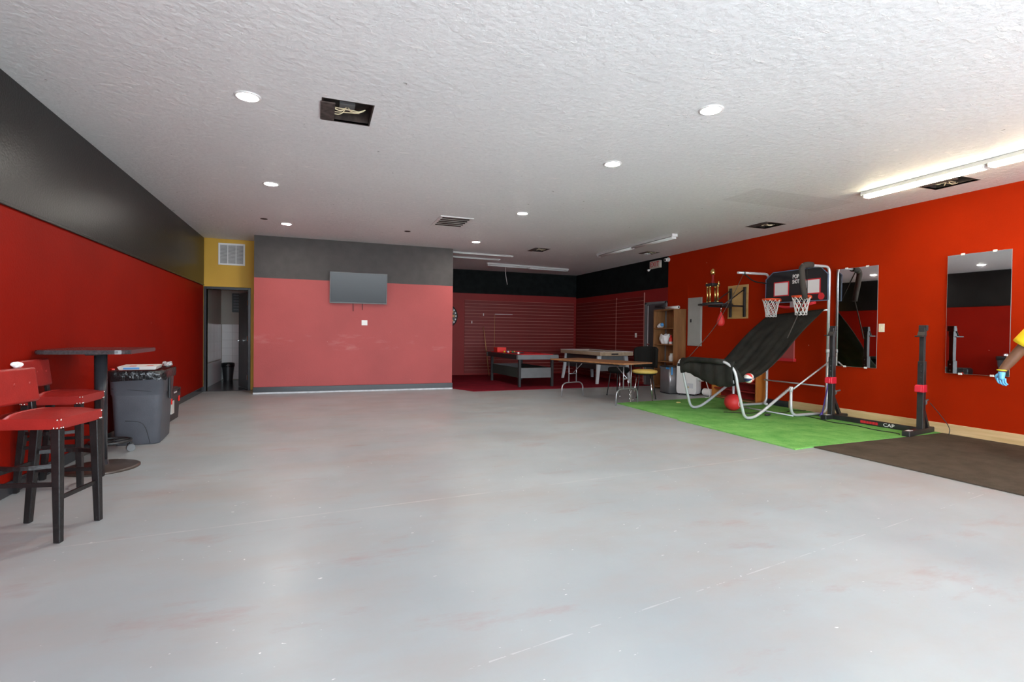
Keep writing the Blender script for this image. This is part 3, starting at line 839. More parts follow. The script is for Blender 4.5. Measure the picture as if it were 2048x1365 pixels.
# ------------------------------------------------------------------ bar stools
def make_stool(label):
    t = thing('bar_stool', label, 'bar stool', (0, 0, 0), 0, 'red vinyl bar stools')
    W, D = 0.392, 0.38; hx, hy = D/2, W/2
    def cushion(i, j):
        pass
    s = MB()
    # wrapped seat: straight sides, crowned top
    n = 8
    def top(u, v):
        x, y = (u-0.5)*D, (v-0.5)*W
        c = (1-(2*u-1)**4)*(1-(2*v-1)**4)
        return V((x, y, 0.708+0.028*c))
    s.grid(top, n, n)
    for a, b in (((-hx, -hy), (hx, -hy)), ((hx, -hy), (hx, hy)), ((hx, hy), (-hx, hy)), ((-hx, hy), (-hx, -hy))):
        s.poly([(a[0], a[1], 0.645), (b[0], b[1], 0.645), (b[0], b[1], 0.708), (a[0], a[1], 0.708)])
    s.poly([(-hx, -hy, 0.645), (-hx, hy, 0.645), (hx, hy, 0.645), (hx, -hy, 0.645)])
    bmesh.ops.remove_doubles(s.bm, verts=s.bm.verts[:], dist=1e-5)
    es = [e for e in s.bm.edges if len(e.link_faces) == 2 and e.calc_face_angle(0) > 0.9]
    bmesh.ops.bevel(s.bm, geom=es, offset=0.008, segments=2, affect='EDGES')
    s.build('seat', VINYL, t, world=False)
    legs = {}
    for sx in (1, -1):
        for sy in (1, -1):
            xt, yt = sx*(hx-0.028), sy*(hy-0.028)
            xb, yb = xt+(0.012 if sx > 0 else -0.06), yt+sy*0.012
            m = MB(); a, b = 0.024, 0.018
            pts0 = [(xb-b, yb-b, 0), (xb+b, yb-b, 0), (xb+b, yb+b, 0), (xb-b, yb+b, 0)]
            pts1 = [(xt-a, yt-a, 0.647), (xt+a, yt-a, 0.647), (xt+a, yt+a, 0.647), (xt-a, yt+a, 0.647)]
            v0 = [m.bm.verts.new(p) for p in pts0]; v1 = [m.bm.verts.new(p) for p in pts1]
            m.bm.faces.new(v0[::-1]); m.bm.faces.new(v1)
            for i in range(4): m.bm.faces.new((v0[i], v0[(i+1) % 4], v1[(i+1) % 4], v1[i]))
            es = [e for e in m.bm.edges]
            bmesh.ops.bevel(m.bm, geom=es, offset=0.004, segments=1, affect='EDGES')
            m.build('leg', BLACKWOOD, t, world=False)
            legs[(sx, sy)] = (V((xb, yb, 0)), V((xt, yt, 0.647)))
    def at(k, z):
        a, b = legs[k]; return a.lerp(b, z/0.647)
    def rung(p, q, bow=0.0, axis=V((0, 1, 0)), w=0.014, h=0.024):
        pts = [p.lerp(q, i/10)+axis*bow*math.sin(PI*i/10) for i in range(11)]
        m = MB(); d = (q-p).normalized()
        rings = []
        side = V((0, 0, 1)).cross(d).normalized()
        for c in pts:
            rings.append([m.bm.verts.new(c+side*a*w/2+V((0, 0, b*h/2))) for a, b in ((-1, -1), (1, -1), (1, 1), (-1, 1))])
        for A, B in zip(rings, rings[1:]):
            for i in range(4): m.bm.faces.new((A[i], A[(i+1) % 4], B[(i+1) % 4], B[i]))
        m.bm.faces.new(rings[0]); m.bm.faces.new(rings[-1][::-1])
        m.build('stretcher', BLACKWOOD, t, world=False)
    rung(at((1, -1), .25), at((1, 1), .25))
    rung(at((-1, -1), .38), at((-1, 1), .38))
    for sy in (-1, 1):
        rung(at((1, sy), .33), at((-1, sy), .33))
        rung(at((1, sy), .44), at((-1, sy), .44), 0.07*sy)
    nm = MB()
    for sx in (1, -1):
        for sy in (1, -1):
            for px, py, z in ((hx*sx, sy*(hy-0.012), .70), (hx*sx, sy*(hy-0.012), .655), (hx*sx, sy*(hy-0.03), .655), (sx*(hx-0.012), sy*hy, .655), (sx*(hx-0.03), sy*hy, .655), (sx*(hx-0.012), sy*hy, .70)):
                nm.sph((px, py, z), 0.0055, u=8, v=5)
    nm.build('nailheads', NAIL, t, world=False)['kind'] = 'stuff'
    for sy in (1, -1):
        MB().box((-hx+0.012, sy*0.15, 0.745), (0.022, 0.04, 0.12), Matrix.Rotation(-0.1, 3, 'Y'), 0.003).build('back_post', BLACKWOOD, t, world=False)
    m = MB()
    R_ = Matrix.Translation(V((-hx-0.008, 0, 0.868))) @ Matrix.Rotation(-0.12, 4, 'Y')
    m.box((0, 0, 0), (0.058, 0.385, 0.215), None, 0.016, 3, R_)
    br = m.build('backrest', VINYL, t, world=False)
    for y in (-0.12, 0, 0.12):
        MB().sph(R_ @ V((0.029, y, 0.01)), 0.009, (0.5, 1, 1), u=8, v=6).build('tuft_button', VINYL, br, world=False)
    return t
stool = make_stool('red vinyl bar stool nearest the camera at the left frame edge')
c1 = V((-1.346, 3.65, 0)); c2 = V((-1.271, 4.01, 0)); fdir = (c2-c1).normalized()
ax = V((fdir.y, -fdir.x, 0)); mid = (c1+c2)/2
cen = mid - ax*0.195
stool.location = (cen.x, cen.y, 0); stool.rotation_euler = (0, 0, math.atan2(ax.y, ax.x))
WM[stool.name] = Matrix.Translation(stool.location) @ Matrix.Rotation(stool.rotation_euler.z, 4, 'Z')
dup(stool, (-1.835, 5.02, 0), math.radians(-3), 'red vinyl bar stool behind the nearest one, against the left wall')
o = MB()
for k in range(7):
    a = k*0.9
    o.sph((0.012*math.cos(a)*(k % 3), 0.016*math.sin(a)*(k % 2+1), 0.022+0.006*(k % 3)), 0.024, (1.0, 1.2, 0.8), u=8, v=6)
o = o.build('paper_napkin', PAPER, None)
o.location = (-1.690, 3.99, 0.974); o.scale = (.75, .75, .75)
tag(o, 'crumpled whitish paper on top of the nearest stool back', 'paper')

# ------------------------------------------------------------------ pub table
t = thing('pub_table', 'tall dark pedestal table against the left red wall', 'table', (-1.755, 5.50, 0))
m = MB(); cx, cy, hx, hy, rr = 0, 0, 0.318, 0.43, 0.09
pts = []
for sx, sy, a0 in ((1, 1, 0), (-1, 1, 90), (-1, -1, 180), (1, -1, 270)):
    for k in range(7):
        a = math.radians(a0+15*k)
        pts.append((sx*(hx-rr)+rr*math.cos(a), sy*(hy-rr)+rr*math.sin(a), 1.012))
m.prism(pts, (0, 0, 0.033))
es = [e for e in m.bm.edges if abs(e.verts[0].co.z-e.verts[1].co.z) < 1e-4]
bmesh.ops.bevel(m.bm, geom=es, offset=0.008, segments=2, affect='EDGES')
m.build('tabletop', DARKTAB, t, world=False)
MB().cyl((0, 0, 0.02), (0, 0, 1.0), 0.047, seg=20).lathe((0, 0, 0), [(0.06, 0.03), (0.05, 0.07), (0.047, 0.08)], 20, cap=False).build('pedestal', TRIMBLK, t, world=False)
MB().box((0, 0, 1.004), (0.32, 0.06, 0.016), None, 0.003).box((0, 0, 1.004), (0.06, 0.5, 0.016), None, 0.003).build('top_bracket', BLACKMET, t, world=False)
MB().lathe((0, 0, 0), [(0.285, 0), (0.285, 0.012), (0.26, 0.02), (0.08, 0.034), (0.05, 0.036)], 36).build('base_disc', mat('brown_black_cast_iron', (0.05, 0.035, 0.028), 0.35, var=0.3, vscale=10), t, world=False)

# ------------------------------------------------------------------ bin, rubbish on top, dolly, tool chest
t = thing('trash_can', 'large grey wheeled rubbish bin with black liner beside the pub table', 'bin', (-1.78, 6.80, 0), math.radians(4))
def rrect(hx, hy, r, z, n=5):
    o = []
    for sx, sy, a0 in ((1, 1, 0), (-1, 1, 90), (-1, -1, 180), (1, -1, 270)):
        for k in range(n+1):
            a = math.radians(a0+90*k/n); o.append(V((sx*(hx-r)+r*math.cos(a), sy*(hy-r)+r*math.sin(a), z)))
    return o
def loft(m, rings, capb=True, capt=False, smooth=True):
    vr = [[m.bm.verts.new(p) for p in r] for r in rings]
    fs = []
    for A, B in zip(vr, vr[1:]):
        n = len(A)
        for i in range(n): fs.append(m.bm.faces.new((A[i], A[(i+1) % n], B[(i+1) % n], B[i])))
    m._fin(fs, smooth)
    if capb: m._fin([m.bm.faces.new(vr[0][::-1])], False)
    if capt: m._fin([m.bm.faces.new(vr[-1])], False)
    return m
m = loft(MB(), [rrect(.19, .30, .05, 0.0), rrect(.2, .31, .06, .012), rrect(.222, .335, .07, .50), rrect(.226, .34, .07, .52), rrect(.226, .34, .07, .527), rrect(.232, .345, .07, .535), rrect(.242, .36, .07, .745), rrect(.252, .37, .075, .75), rrect(.252, .37, .075, .775), rrect(.235, .35, .07, .775), rrect(.2, .31, .06, .1)], True, True)
body = m.build('bin_body', GREYPL, t, world=False)
# moulded seam grooves on the side toward the room and the front
MB().tube([(-.215, -.338, .60), (-.05, -.347, .585), (.16, -.345, .56), (.226, -.30, .55), (.2395, -.1, .54)], 0.004, 6, .05).build('seam', BLACKPL, body, world=False)
MB().tube([(-.10, -.3205, .26), (.02, -.3205, .25), (.075, -.319, .20), (.115, -.307, .01)], 0.004, 6, .08).build('seam', BLACKPL, body, world=False)
MB().b2((0.238, -0.06, 0.45), (0.262, 0.06, 0.70), 0.008).build('grip', BLACKPL, body, world=False)
rnd = random.Random(3)
def lin(hx, hy, z, amp):
    return [p+V((rnd.uniform(-amp, amp), rnd.uniform(-amp, amp), rnd.uniform(-amp, amp))) for p in rrect(hx, hy, .08, z, 7)]
m = loft(MB(), [lin(.256, .374, .685, .010), lin(.259, .378, .735, .006), lin(.259, .377, .778, .004), lin(.25, .368, .785, .003), lin(.22, .33, .77, .006), lin(.15, .25, .762, .006)], False, True)
m.build('liner', BAG, t, world=False)
bw = V((-1.78, 6.80, 0))
t = thing('takeaway_box', 'flat white printed food box lying on the rubbish bin', 'box', (-1.80, 6.78, .785), math.radians(6))
m = loft(MB(), [rrect(.16, .21, .008, 0, 2), rrect(.175, .225, .008, .035, 2)], True, True, False)
m.build('box_body', CARDWHITE, t, world=False)
MB().b2((-.12, -.2232, .008), (.02, -.2185, .026)).build('printed_patch', BLUEPL, t, world=False)
for lo, hi in (((.06, -.10, .0345), (.12, .02, .0356)), ((-.08, -.15, .0345), (-.02, -.05, .0356))):
    MB().b2(lo, hi).build('printed_patch', REDPRINT, t, world=False)
o = MB()
rnd = random.Random(5)
for k in range(11):
    o.sph((rnd.uniform(-.03, .03), rnd.uniform(-.03, .03), .02+rnd.uniform(0, .035)), .022, (1, 1, .8), u=7, v=5)
o = o.build('foil_ball', FOIL); o.location = (-1.60, 6.98, .785)
for p in o.data.polygons: p.use_smooth = False
tag(o, 'crumpled silver-white foil on the bin rim', 'foil')
o = MB().box((0, 0, .012), (.03, .09, .016), rotz(.5), .004).build('drink_carton', REDGLOSS); o.location = (-1.985, 6.53, .786)
tag(o, 'small bright red wrapper on the left end of the bin', 'wrapper')

t = thing('wheeled_dolly', 'low black ring dolly with casters in front of the grey bin', 'dolly', (-1.87, 6.10, 0))
MB().torus((0, 0, .125), .165, .014, 28, 8).build('ring', BLACKMET, t, world=False)
for k in range(3):
    a = math.radians(30+120*k); p = V((.165*math.cos(a), .165*math.sin(a), 0))
    MB().cyl((p.x, p.y, .055), (p.x, p.y, .115), .012, seg=10).box((p.x, p.y, .07), (.05, .03, .02), rotz(a), .003).build('caster_fork', BLACKMET, t, world=False)
    nrm = V((-math.sin(a), math.cos(a), 0))*.016
    MB().cyl(V((p.x, p.y, .036))-nrm, V((p.x, p.y, .036))+nrm, .036, seg=16).build('caster_wheel', GREYPANEL, t, world=False)
    MB().tube([(0, 0, .125), (p.x, p.y, .125)], .009, 6).build('spoke', BLACKMET, t, world=False)

t = thing('tool_chest', 'black plastic tool chest with red latches beyond the grey bin', 'tool chest', (-1.925, 8.15, 0))
m = loft(MB(), [rrect(.125, .29, .02, .0, 3), rrect(.14, .31, .02, .29, 3)], True, True, False)
m.build('chest_body', BLACKPL, t, world=False)
m = loft(MB(), [rrect(.148, .318, .025, .29, 3), rrect(.15, .32, .025, .34, 3), rrect(.145, .315, .03, .40, 3), rrect(.12, .29, .03, .43, 3)], True, True, False)
lid = m.build('lid', BLACKPL, t, world=False)
MB().tube([(.14, -.22, .36), (.165, -.22, .42), (.165, .22, .42), (.14, .22, .36)], .011, 8, .05).build('handle', BLACKPL, lid, world=False)
MB().b2((.149, -.06, .365), (.1515, .09, .385)).build('badge', WHITEPRINT, lid, world=False)
for y in (-.2, .2):
    MB().b2((.142, y-.02, .235), (.16, y+.02, .31), .004).build('latch', REDGLOSS, t, world=False)
MB().b2((.131, -.17, .10), (.146, -.03, .27)).build('paper_label', LABELSIL, t, world=False)

# ------------------------------------------------------------------ basketball hoop game
NY, FY = 5.89, 7.04
GAME = t = thing('hoop_arcade_game', 'silver-framed two-hoop basketball arcade game with black fabric ramp', 'arcade game', (6.6, 6.46, 0.014))
TRD = 0.021
z0 = 0.038
for y, nm in ((NY, 'near'), (FY, 'far')):
    s = 1 if y == NY else -1
    MB().tube([(5.64, y+s*0.42, .845), (5.645, y+s*.16, .845), (5.67, y, .74), (5.74, y, .45), (5.86, y, z0), (6.02, y, z0), (6.16, y, .10), (6.72, y, .445)], TRD, 10, .10, 6).build('front_leg', SILVERTUBE, t)
    MB().tube([(6.745, y, .46), (6.755, y, z0), (7.49, y, z0+.006), (7.49, y, 1.0)], TRD, 10, .13, 7).build('base_tube', SILVERTUBE, t)
    MB().tube([(7.49, y, 1.0), (7.49, y, 2.31), (6.92 if s > 0 else 6.80, y, 2.30)], TRD, 10, .10, 7).build('upright_arm', SILVERTUBE, t)
    MB().tube([(6.76, y-s*.03, .44), (7.485, y-s*.03, .84)], .012, 8).build('brace', SILVERTUBE, t)
    MB().cyl((7.49, y, .98), (7.49, y, 1.03), .026).build('joint_sleeve', LIGHTGREY, t)
    MB().cyl((6.745, y, .40), (6.745, y, .47), .027).build('joint_sleeve', LIGHTGREY, t)
    MB().cyl((5.93, y, 0.0145), (5.93, y, .02), .028).build('foot_pad', BLACKPL, t)
MB().tube([(5.64, NY+.40, .845), (5.64, FY-.40, .845)], TRD, 10).build('front_bar', SILVERTUBE, t)
MB().tube([(5.642, NY+.19, .843), (5.64, NY+.45, .845), (5.64, FY-.18, .845), (5.672, FY, .735), (5.70, FY, .62)], lambda q: .040+.003*math.sin(q*40), 12, .10, 6).build('bar_sleeve', FABRIC, t)
MB().tube([(7.43, NY, .46), (7.43, FY, .46)], .012, 8).build('rear_crossbar', SILVERTUBE, t)
MB().tube([(7.46, NY, 1.64), (7.46, FY, 1.56)], .012, 8).build('ramp_bar', SILVERTUBE, t)
MB().tube([(6.80, NY, .03), (6.80, FY, .03)], .011, 8).build('floor_crossbar', LIGHTGREY, t)
MB().cyl((7.38, FY-.05, .06), (7.38, FY-.11, .05), .022).box((7.38, FY-.106, .05), (.05, .012, .018)).build('wing_nut', LIGHTGREY, t)

# backboard: shaped panel, edge, squares, logo
bx = 7.43
outl = [(5.86, 1.79), (7.04, 1.795), (7.04, 2.205), (6.89, 2.315), (5.99, 2.315), (5.86, 2.19)]
bd = MB().prism([(bx, y, z) for y, z in outl], (0.022, 0, 0)).build('backboard', BOARD, t)
MB().tube([(bx-.002, y, z) for y, z in outl], .008, 6, closed=True).build('edge_trim', BLUEEDGE, bd)
for y0, y1 in ((6.565, 6.87), (5.985, 6.265)):
    b = MB()
    for lo, hi in (((y0, 1.90), (y1, 1.918)), ((y0, 2.125), (y1, 2.143)), ((y0, 1.918), (y0+.018, 2.125)), ((y1-.018, 1.918), (y1, 2.125))):
        b.b2((bx-.004, lo[0], lo[1]), (bx, hi[0], hi[1]))
    b.build('target_border', REDPRINT, bd)
    MB().b2((bx-.003, y0+.018, 1.918), (bx, y1-.018, 2.125)).build('target_square', WHITEPRINT, bd)
text('lettering', 'POP', .090, (bx-.004, 6.435, 2.205), (0, -1, 0), (0, 0, 1), WHITEPRINT, bd, .0015, sx=.74, off=.0022)
text('lettering', 'SHOT', .088, (bx-.004, 6.435, 2.120), (0, -1, 0), (0, 0, 1), WHITEPRINT, bd, .0015, sx=.56, off=.0022)
MB().b2((bx-.005, 6.425, 2.158), (bx-.002, 6.445, 2.166)).build('logo_dot', REDPRINT, bd)
MB().lathe((bx-.002, 5.97, 1.855), [(.055, 0), (.055, -.003)], 20, 'X').build('red_emblem', REDPRINT, bd)
def hoop(y, z):
    rx = 7.258; R = .134
    h = MB().torus((rx, y, z), R, .011, 28, 8)
    h.b2((rx+R-.01, y-.05, z-.03), (bx+.002, y+.05, z+.012), .004)
    rim = h.build('rim', ORANGE, t)
    rim_band = MB()
    rim_band.lathe((rx, y, z), [(R+.004, -.012), (R+.004, .010), (R-.004, .010), (R-.004, -.012), (R+.004, -.012)], 28, cap=False)
    rim_band.build('rim_band', ORANGE, rim)
    n = MB(); K = 10
    def pr(a, s):
        r = R*(1-.42*s**.7) + (.008 if s > .9 else 0)
        return V((rx+r*math.cos(a), y+r*math.sin(a), z-.012-.27*s))
    for k in range(K):
        a0 = 2*PI*k/K
        for sg in (1, -1):
            n.tube([pr(a0+sg*s/8*1.25, s/8) for s in range(9)], .0042, 5)
        e1, e2 = pr(a0+1.25, 1), pr(a0+1.25+2*PI/K, 1)
        n.tube([e1, (e1+e2)/2+V((0, 0, -.02)), e2], .0042, 5, .02, 3)
    n.build('net', NETW, rim)
hoop(6.76, 1.845); hoop(6.18, 1.86)
MB().b2((7.38, 6.42, 1.70), (7.43, 6.50, 1.80), .004).build('sensor_bracket', STEEL, t)
MB().tube([(7.40, 6.05, 1.76), (7.405, 6.3, 1.72), (7.41, 6.6, 1.70), (7.42, 6.95, 1.78)], .022, 8, .1).build('padded_roll', REDPRINT, t)

# fabric ramp: profile along x, width along y, folds
prof = [(7.455, 1.62), (7.30, 1.49), (7.15, 1.37), (6.98, 1.225), (6.84, 1.095), (6.70, .96), (6.56, .83), (6.40, .71), (6.25, .625), (6.08, .565), (5.92, .54), (5.80, .57), (5.73, .65), (5.70, .75), (5.655, .83)]
def P(s):
    q = s*(len(prof)-1); i = min(int(q), len(prof)-2); f = q-i
    return prof[i][0]*(1-f)+prof[i+1][0]*f, prof[i][1]*(1-f)+prof[i+1][1]*f
def ramp_f(u, v):
    x, z = P(u)
    ya, yb = NY+.03, FY-.03
    e = 2*v-1
    y = ya+(yb-ya)*v
    lift = .05*e*e*math.sin(PI*min(1, u*1.15))            # sides pulled up, middle sags
    fold = .016*math.sin(v*26+u*5)*math.sin(PI*u)+.010*math.sin(v*47+3*u)*math.sin(PI*u)
    tilt = (.07*(.5-v))*(1-u)**2                          # near side hangs higher at the top bar
    far = .17*v**2*math.sin(PI*max(0, (u-.5)*2))          # far edge rides higher toward the front
    return V((x+fold*.5, y, z+lift+fold+tilt+far))
MB().grid(ramp_f, 56, 44, .006).build('fabric_ramp', FABRIC, t)
# front apron: rolled pouch hanging from the front bar
def apron(u, v):
    y = NY+.015+(FY+.03-NY-.015)*v
    a = u*PI*1.35-.5
    sag = .10*math.sin(PI*(v*.9))*(1-v)+.10*(1-v)
    R1, R2 = .055+.01*math.sin(v*30), .10+sag*.75
    return V((5.67+.025-R1*math.sin(a)*1.0, y+.006*math.sin(u*20), .855-R2*(1-math.cos(a))+.006*math.sin(v*41)))
MB().grid(apron, 22, 40, .006).build('front_apron', FABRIC, t)
def sidewall(u, v):
    # near side cheek of the pouch between the ramp edge and the front leg
    x = 5.70+u*.30
    zt = .80-.14*math.sin(PI*u*.9); zb, zz = .53+.06*u, 0
    return V((x, NY+.035+.02*math.sin(v*3+u*9), zb+(zt-zb)*v*(1-u*.55)))
MB().grid(sidewall, 14, 8, .005).build('pouch_side', FABRIC, t)
# foam sleeve at the end of the near arm, drooping, and straps
MB().tube([(7.12, NY, 2.312), (6.99, NY, 2.312), (6.91, NY+.002, 2.26), (6.96, NY+.01, 2.0), (7.01, NY+.015, 1.80)], lambda s: .046-.008*s, 12, .05, 4).build('foam_sleeve', FOAM, t)
MB().tube([(7.02, NY+.02, 1.86), (6.88, NY+.02, 1.55), (6.70, NY+.04, 1.20)], .009, 6, .1).build('strap', FOAM, t)
MB().tube([(7.02, NY, 2.28), (7.10, NY+.06, 2.05), (7.18, NY+.12, 1.82)], .008, 6, .1).build('strap', FABRIC, t)
MB().torus((6.93, FY, 2.30), .026, .010, 14, 6, Matrix.Rotation(PI/2, 3, 'Y')).build('cord_knot', FOAM, t)
MB().tube([(6.93, FY, 2.30), (6.75, FY+.02, 1.95), (6.35, FY+.02, 1.35), (5.80, FY, .86)], .005, 6, .3).build('side_cord', FOAM, t)
MB().tube([(6.95, FY, 2.28), (7.15, FY, 2.16), (7.36, FY, 2.15), (7.48, FY, 2.14)], .011, 6, .1).build('strap', FABRIC, t)
GAME.location = V(GAME.location)+V((-.09, -.07, 0))
WM[GAME.name] = Matrix.Translation(GAME.location)
# balls
t = thing('mini_basketball', 'red, white and navy mini basketball lodged in the ramp pouch', 'ball', (5.865, 5.845, .54))
c = V((5.865, 5.845, .612)); r = .072
for i in range(8):
    a0, a1 = i*PI/4, (i+1)*PI/4
    g = MB()
    g.grid(lambda u, v, a0=a0, a1=a1: c+r*V((math.sin(PI*(.02+.96*v))*math.cos(a0+(a1-a0)*u), math.cos(PI*(.02+.96*v)), math.sin(PI*(.02+.96*v))*math.sin(a0+(a1-a0)*u))), 4, 12)
    g.build('panel', [NAVY, OFFWHITE, RUBRED, OFFWHITE][i % 4], t)
MB().sph(c, r*.985, u=20, v=12).build('core', BLACKPL, t)
t = thing('playground_ball', 'red rubber playground ball on the turf under the ramp', 'ball', (6.32, 6.62, .014))
MB().sph((6.32, 6.62, .014+.135), .135, u=32, v=20).build('ball_body', RUBRED, t)
q = V((-.15, -.95, .05)).normalized(); qq = q.to_track_quat('Z', 'Y').to_matrix()
q = V((.30, -.93, -.05)).normalized(); qq = q.to_track_quat('Z', 'Y').to_matrix()
MB().torus(V((6.32, 6.62, .149))+q*.124, .052, .0055, 24, 6, qq).build('white_ring_mark', WHITEPRINT, t)

# ------------------------------------------------------------------ squat rack
t = thing('squat_rack', 'black two-post squat rack with red spotter pads on turf edge', 'squat rack', (7.1, 4.95, 0))
posts = [((7.165, 4.335), (6.755, 4.255), (7.47, 4.40)), ((7.12, 5.525), (6.94, 5.51), (7.46, 5.56))]
for (ux, uy), f0, f1 in posts:
    a = V((*f0, .046)); b = V((*f1, .046)); d = (b-a); L0 = d.length; rot = math.atan2(d.y, d.x); c = (a+b)/2
    MB().box(c, (L0, .085, .064), rot, .006).build('foot', BLACKMET, t)
    MB().box(a+d.normalized()*.1+V((0, 0, .033)), (.09, .05, .002), rot).build('sticker', WHITEPRINT, t)
    MB().box((ux, uy, .50), (.075, .07, .86), rot, .004).build('outer_post', BLACKMET, t)
    ip = MB().box((ux, uy, 1.13), (.055, .052, .44), rot, .003).build('inner_post', BLACKMET, t)
    dn = d.normalized(); sd = V((-dn.y, dn.x, 0))
    # gusset brace toward the wall
    m = MB(); p0 = V((ux, uy, .34))+dn*.03; p1 = V((ux, uy, .08))+dn*.19
    m.box((p0+p1)/2, (.045, .045, (p1-p0).length), (p1-p0).to_track_quat('Z', 'Y').to_matrix(), .003).build('gusset', BLACKMET, t)
    # bar saddle
    sdl = MB().box(V((ux, uy, 1.30)), (.066, .062, .11), rot, .003)
    sdl.box(V((ux, uy, 1.35))+dn*.018, (.05, .088, .07), rot, .004)
    sdl.box(V((ux, uy, 1.245))-dn*.075, (.13, .075, .016), rot, .003)
    sdl.build('bar_saddle', BLACKMET, t)
    MB().box(V((ux, uy, 1.285))-dn*.035, (.012, .078, .075), rotz(rot) @ Matrix.Rotation(.55, 3, 'Y'), .002).build('saddle_plate', FOAM, t)
    for z in (.64, .72, .80, .88):
        MB().cyl(V((ux, uy, z))-dn*.055, V((ux, uy, z))+dn*.065, .012, seg=10).build('bolt', BLACKMET, t)
    MB().box(V((ux, uy, .585))-dn*.012, (.115, .09, .095), rot, .006).box(V((ux, uy, .585))-dn*.085, (.05, .075, .08), rot, .006).build('spotter_pad', PINKPAD, t)
    MB().cyl(V((ux, uy, .405))+dn*.035, V((ux, uy, .41))+dn*.06, .045, seg=18).cyl(V((ux, uy, .41))+dn*.05, V((ux, uy, .43))+dn*.20, .012, seg=10).build('plate_peg', GREYPANEL, t)
a, b = V((7.17, 4.37, .05)), V((7.13, 5.49, .05)); d = b-a
bm_ = MB().box((a+b)/2, (.05, d.length, .068), -math.atan2(d.x, d.y), .004).build('floor_beam', BLACKMET, t)
rd = -d.normalized()
nrm = rd.cross(V((0, 0, 1)))
text('lettering', 'CAP', .062, a.lerp(b, .30)+nrm*.0265, rd, (0, 0, 1), WHITEPRINT, bm_, .001, sx=1.25)
pts_ = MB()
for k in range(6):
    c = a.lerp(b, .44+.036*k)+nrm*.026
    MB().box(c, (.002, .034, .034), -math.atan2(d.x, d.y)).build('red_stripe', REDPRINT, bm_)
pass
t = MB().tube([(6.95, 5.86, .022), (6.92, 5.6, .0207), (6.80, 5.25, .0207), (6.9, 5.0, .0207), (6.80, 4.65, .0207), (6.86, 4.42, .0207), (6.80, 4.35, .0207)], .006, 6, .12).build('power_cord', BLACKCORD)
tag(t, 'thin black cord lying on the turf before the squat rack', 'cord')
t = MB().tube([(6.02, 6.5, .0207), (6.3, 6.25, .0207), (6.7, 6.35, .0207), (6.9, 6.15, .0207), (7.2, 6.3, .0207), (7.42, 6.2, .03)], .006, 6, .12).build('power_cord', BLACKCORD)
tag(t, 'thin black cord on turf beneath the hoop game', 'cord')
t = MB().tube([(7.28, 4.30, .40), (7.40, 4.25, .25), (7.44, 4.16, .10), (7.38, 4.14, .02)], .005, 6, .1).build('hanging_cord', BLACKCORD)
tag(t, 'dark cord looping down behind the nearer squat rack post', 'cord')
t = thing('purple_pole', 'thin violet pole standing next to the far rack post', 'pole', (7.20, 5.74, .014))
MB().cyl((7.20, 5.74, .02), (7.30, 5.70, .62), .010, seg=10).build('shaft', PURPLE, t)
MB().lathe((7.20, 5.74, .014), [(.035, 0), (.035, .012), (.015, .05), (.01, .06)], 16).build('foot', PURPLE, t)
o = MB().sph((0, 0, .012), .03, (1.4, .8, .4), u=10, v=6).sph((.04, .01, .010), .02, (1, 1.3, .45), u=8, v=5).build('dry_leaf', mat('straw_scrap', (.6, .5, .18), .8)); o.location = (6.03, 7.62, .014)
tag(o, 'small yellowish scrap on the turf by the far leg', 'scrap')
o = MB().sph((0, 0, .018), .045, (1.3, .7, .4), u=12, v=8).build('plastic_scrap', BLACKPL); o.location = (6.42, 6.02, .014)
tag(o, 'small black plastic piece on turf behind the near hoop leg', 'plastic piece')

# ------------------------------------------------------------------ speed bag platform and trophy
t = thing('speed_bag_platform', 'wall-mounted speed bag platform on a plywood backboard', 'speed bag rig', (XR, 7.8, 1.55))
MB().b2((XR-.02, 7.555, 1.552), (XR, 8.06, 2.19), .003).build('plywood_board', PLYWOOD, t)
for y in (7.62, 7.97):
    MB().b2((XR-.05, y-.025, 1.58), (XR-.02, y+.025, 2.14), .003).build('wall_bar', BLACKMET, t)
    MB().b2((6.98, y-.018, 1.765), (XR-.05, y+.018, 1.795), .003).build('arm', BLACKMET, t)
    MB().tube([(XR-.04, y, 2.10), (7.02, y, 1.80)], .011, 6).build('brace', BLACKMET, t)
MB().lathe((7.10, 7.93, 1.797), [(.31, 0), (.315, .006), (.315, .022), (.31, .028), (.003, .028)], 36).build('drum_board', BLACKMET, t)
b = MB().cyl((7.12, 7.80, 1.80), (7.12, 7.80, 1.67), .008, seg=8)
b.build('swivel', CHROME, t)
t = thing('speed_bag', 'small red leather speed bag hanging below the platform', 'speed bag', (7.12, 7.80, 1.40))
MB().lathe((7.12, 7.80, 1.40), [(.004, 0), (.04, .01), (.065, .04), (.072, .085), (.062, .14), (.04, .20), (.02, .245), (.012, .27)], 20).build('bag', RUBRED, t)
MB().torus((7.12, 7.80, 1.675), .010, .004, 10, 6, Matrix.Rotation(PI/2, 3, 'X')).build('loop', CHROME, t)
t = thing('trophy', 'tall gold-columned trophy standing on the speed bag platform', 'trophy', (7.12, 8.03, 1.826))
z = 1.826
MB().b2((7.02, 7.86, z), (7.22, 8.20, z+.035), .005).build('base', BLACKPL, t)
for x, y in ((7.12, 7.89), (7.12, 8.17), (7.06, 8.03), (7.18, 8.03)):
    MB().cyl((x, y, z+.035), (x, y, z+.345), .017, seg=14).sph((x, y, z+.04), .024).sph((x, y, z+.34), .024, u=12, v=8).build('column', GOLD, t)
MB().b2((7.03, 7.93, z+.345), (7.21, 8.13, z+.395), .005).build('deck', BLACKPL, t)
MB().lathe((7.12, 8.03, z+.395), [(.05, 0), (.04, .02), (.024, .05), (.022, .13), (.035, .17)], 16).build('stem', RED_D, t)
MB().lathe((7.12, 8.03, z+.56), [(.01, 0), (.045, .02), (.05, .06), (.03, .10), (.012, .12), (.003, .125)], 16).build('figure', GOLD, t)
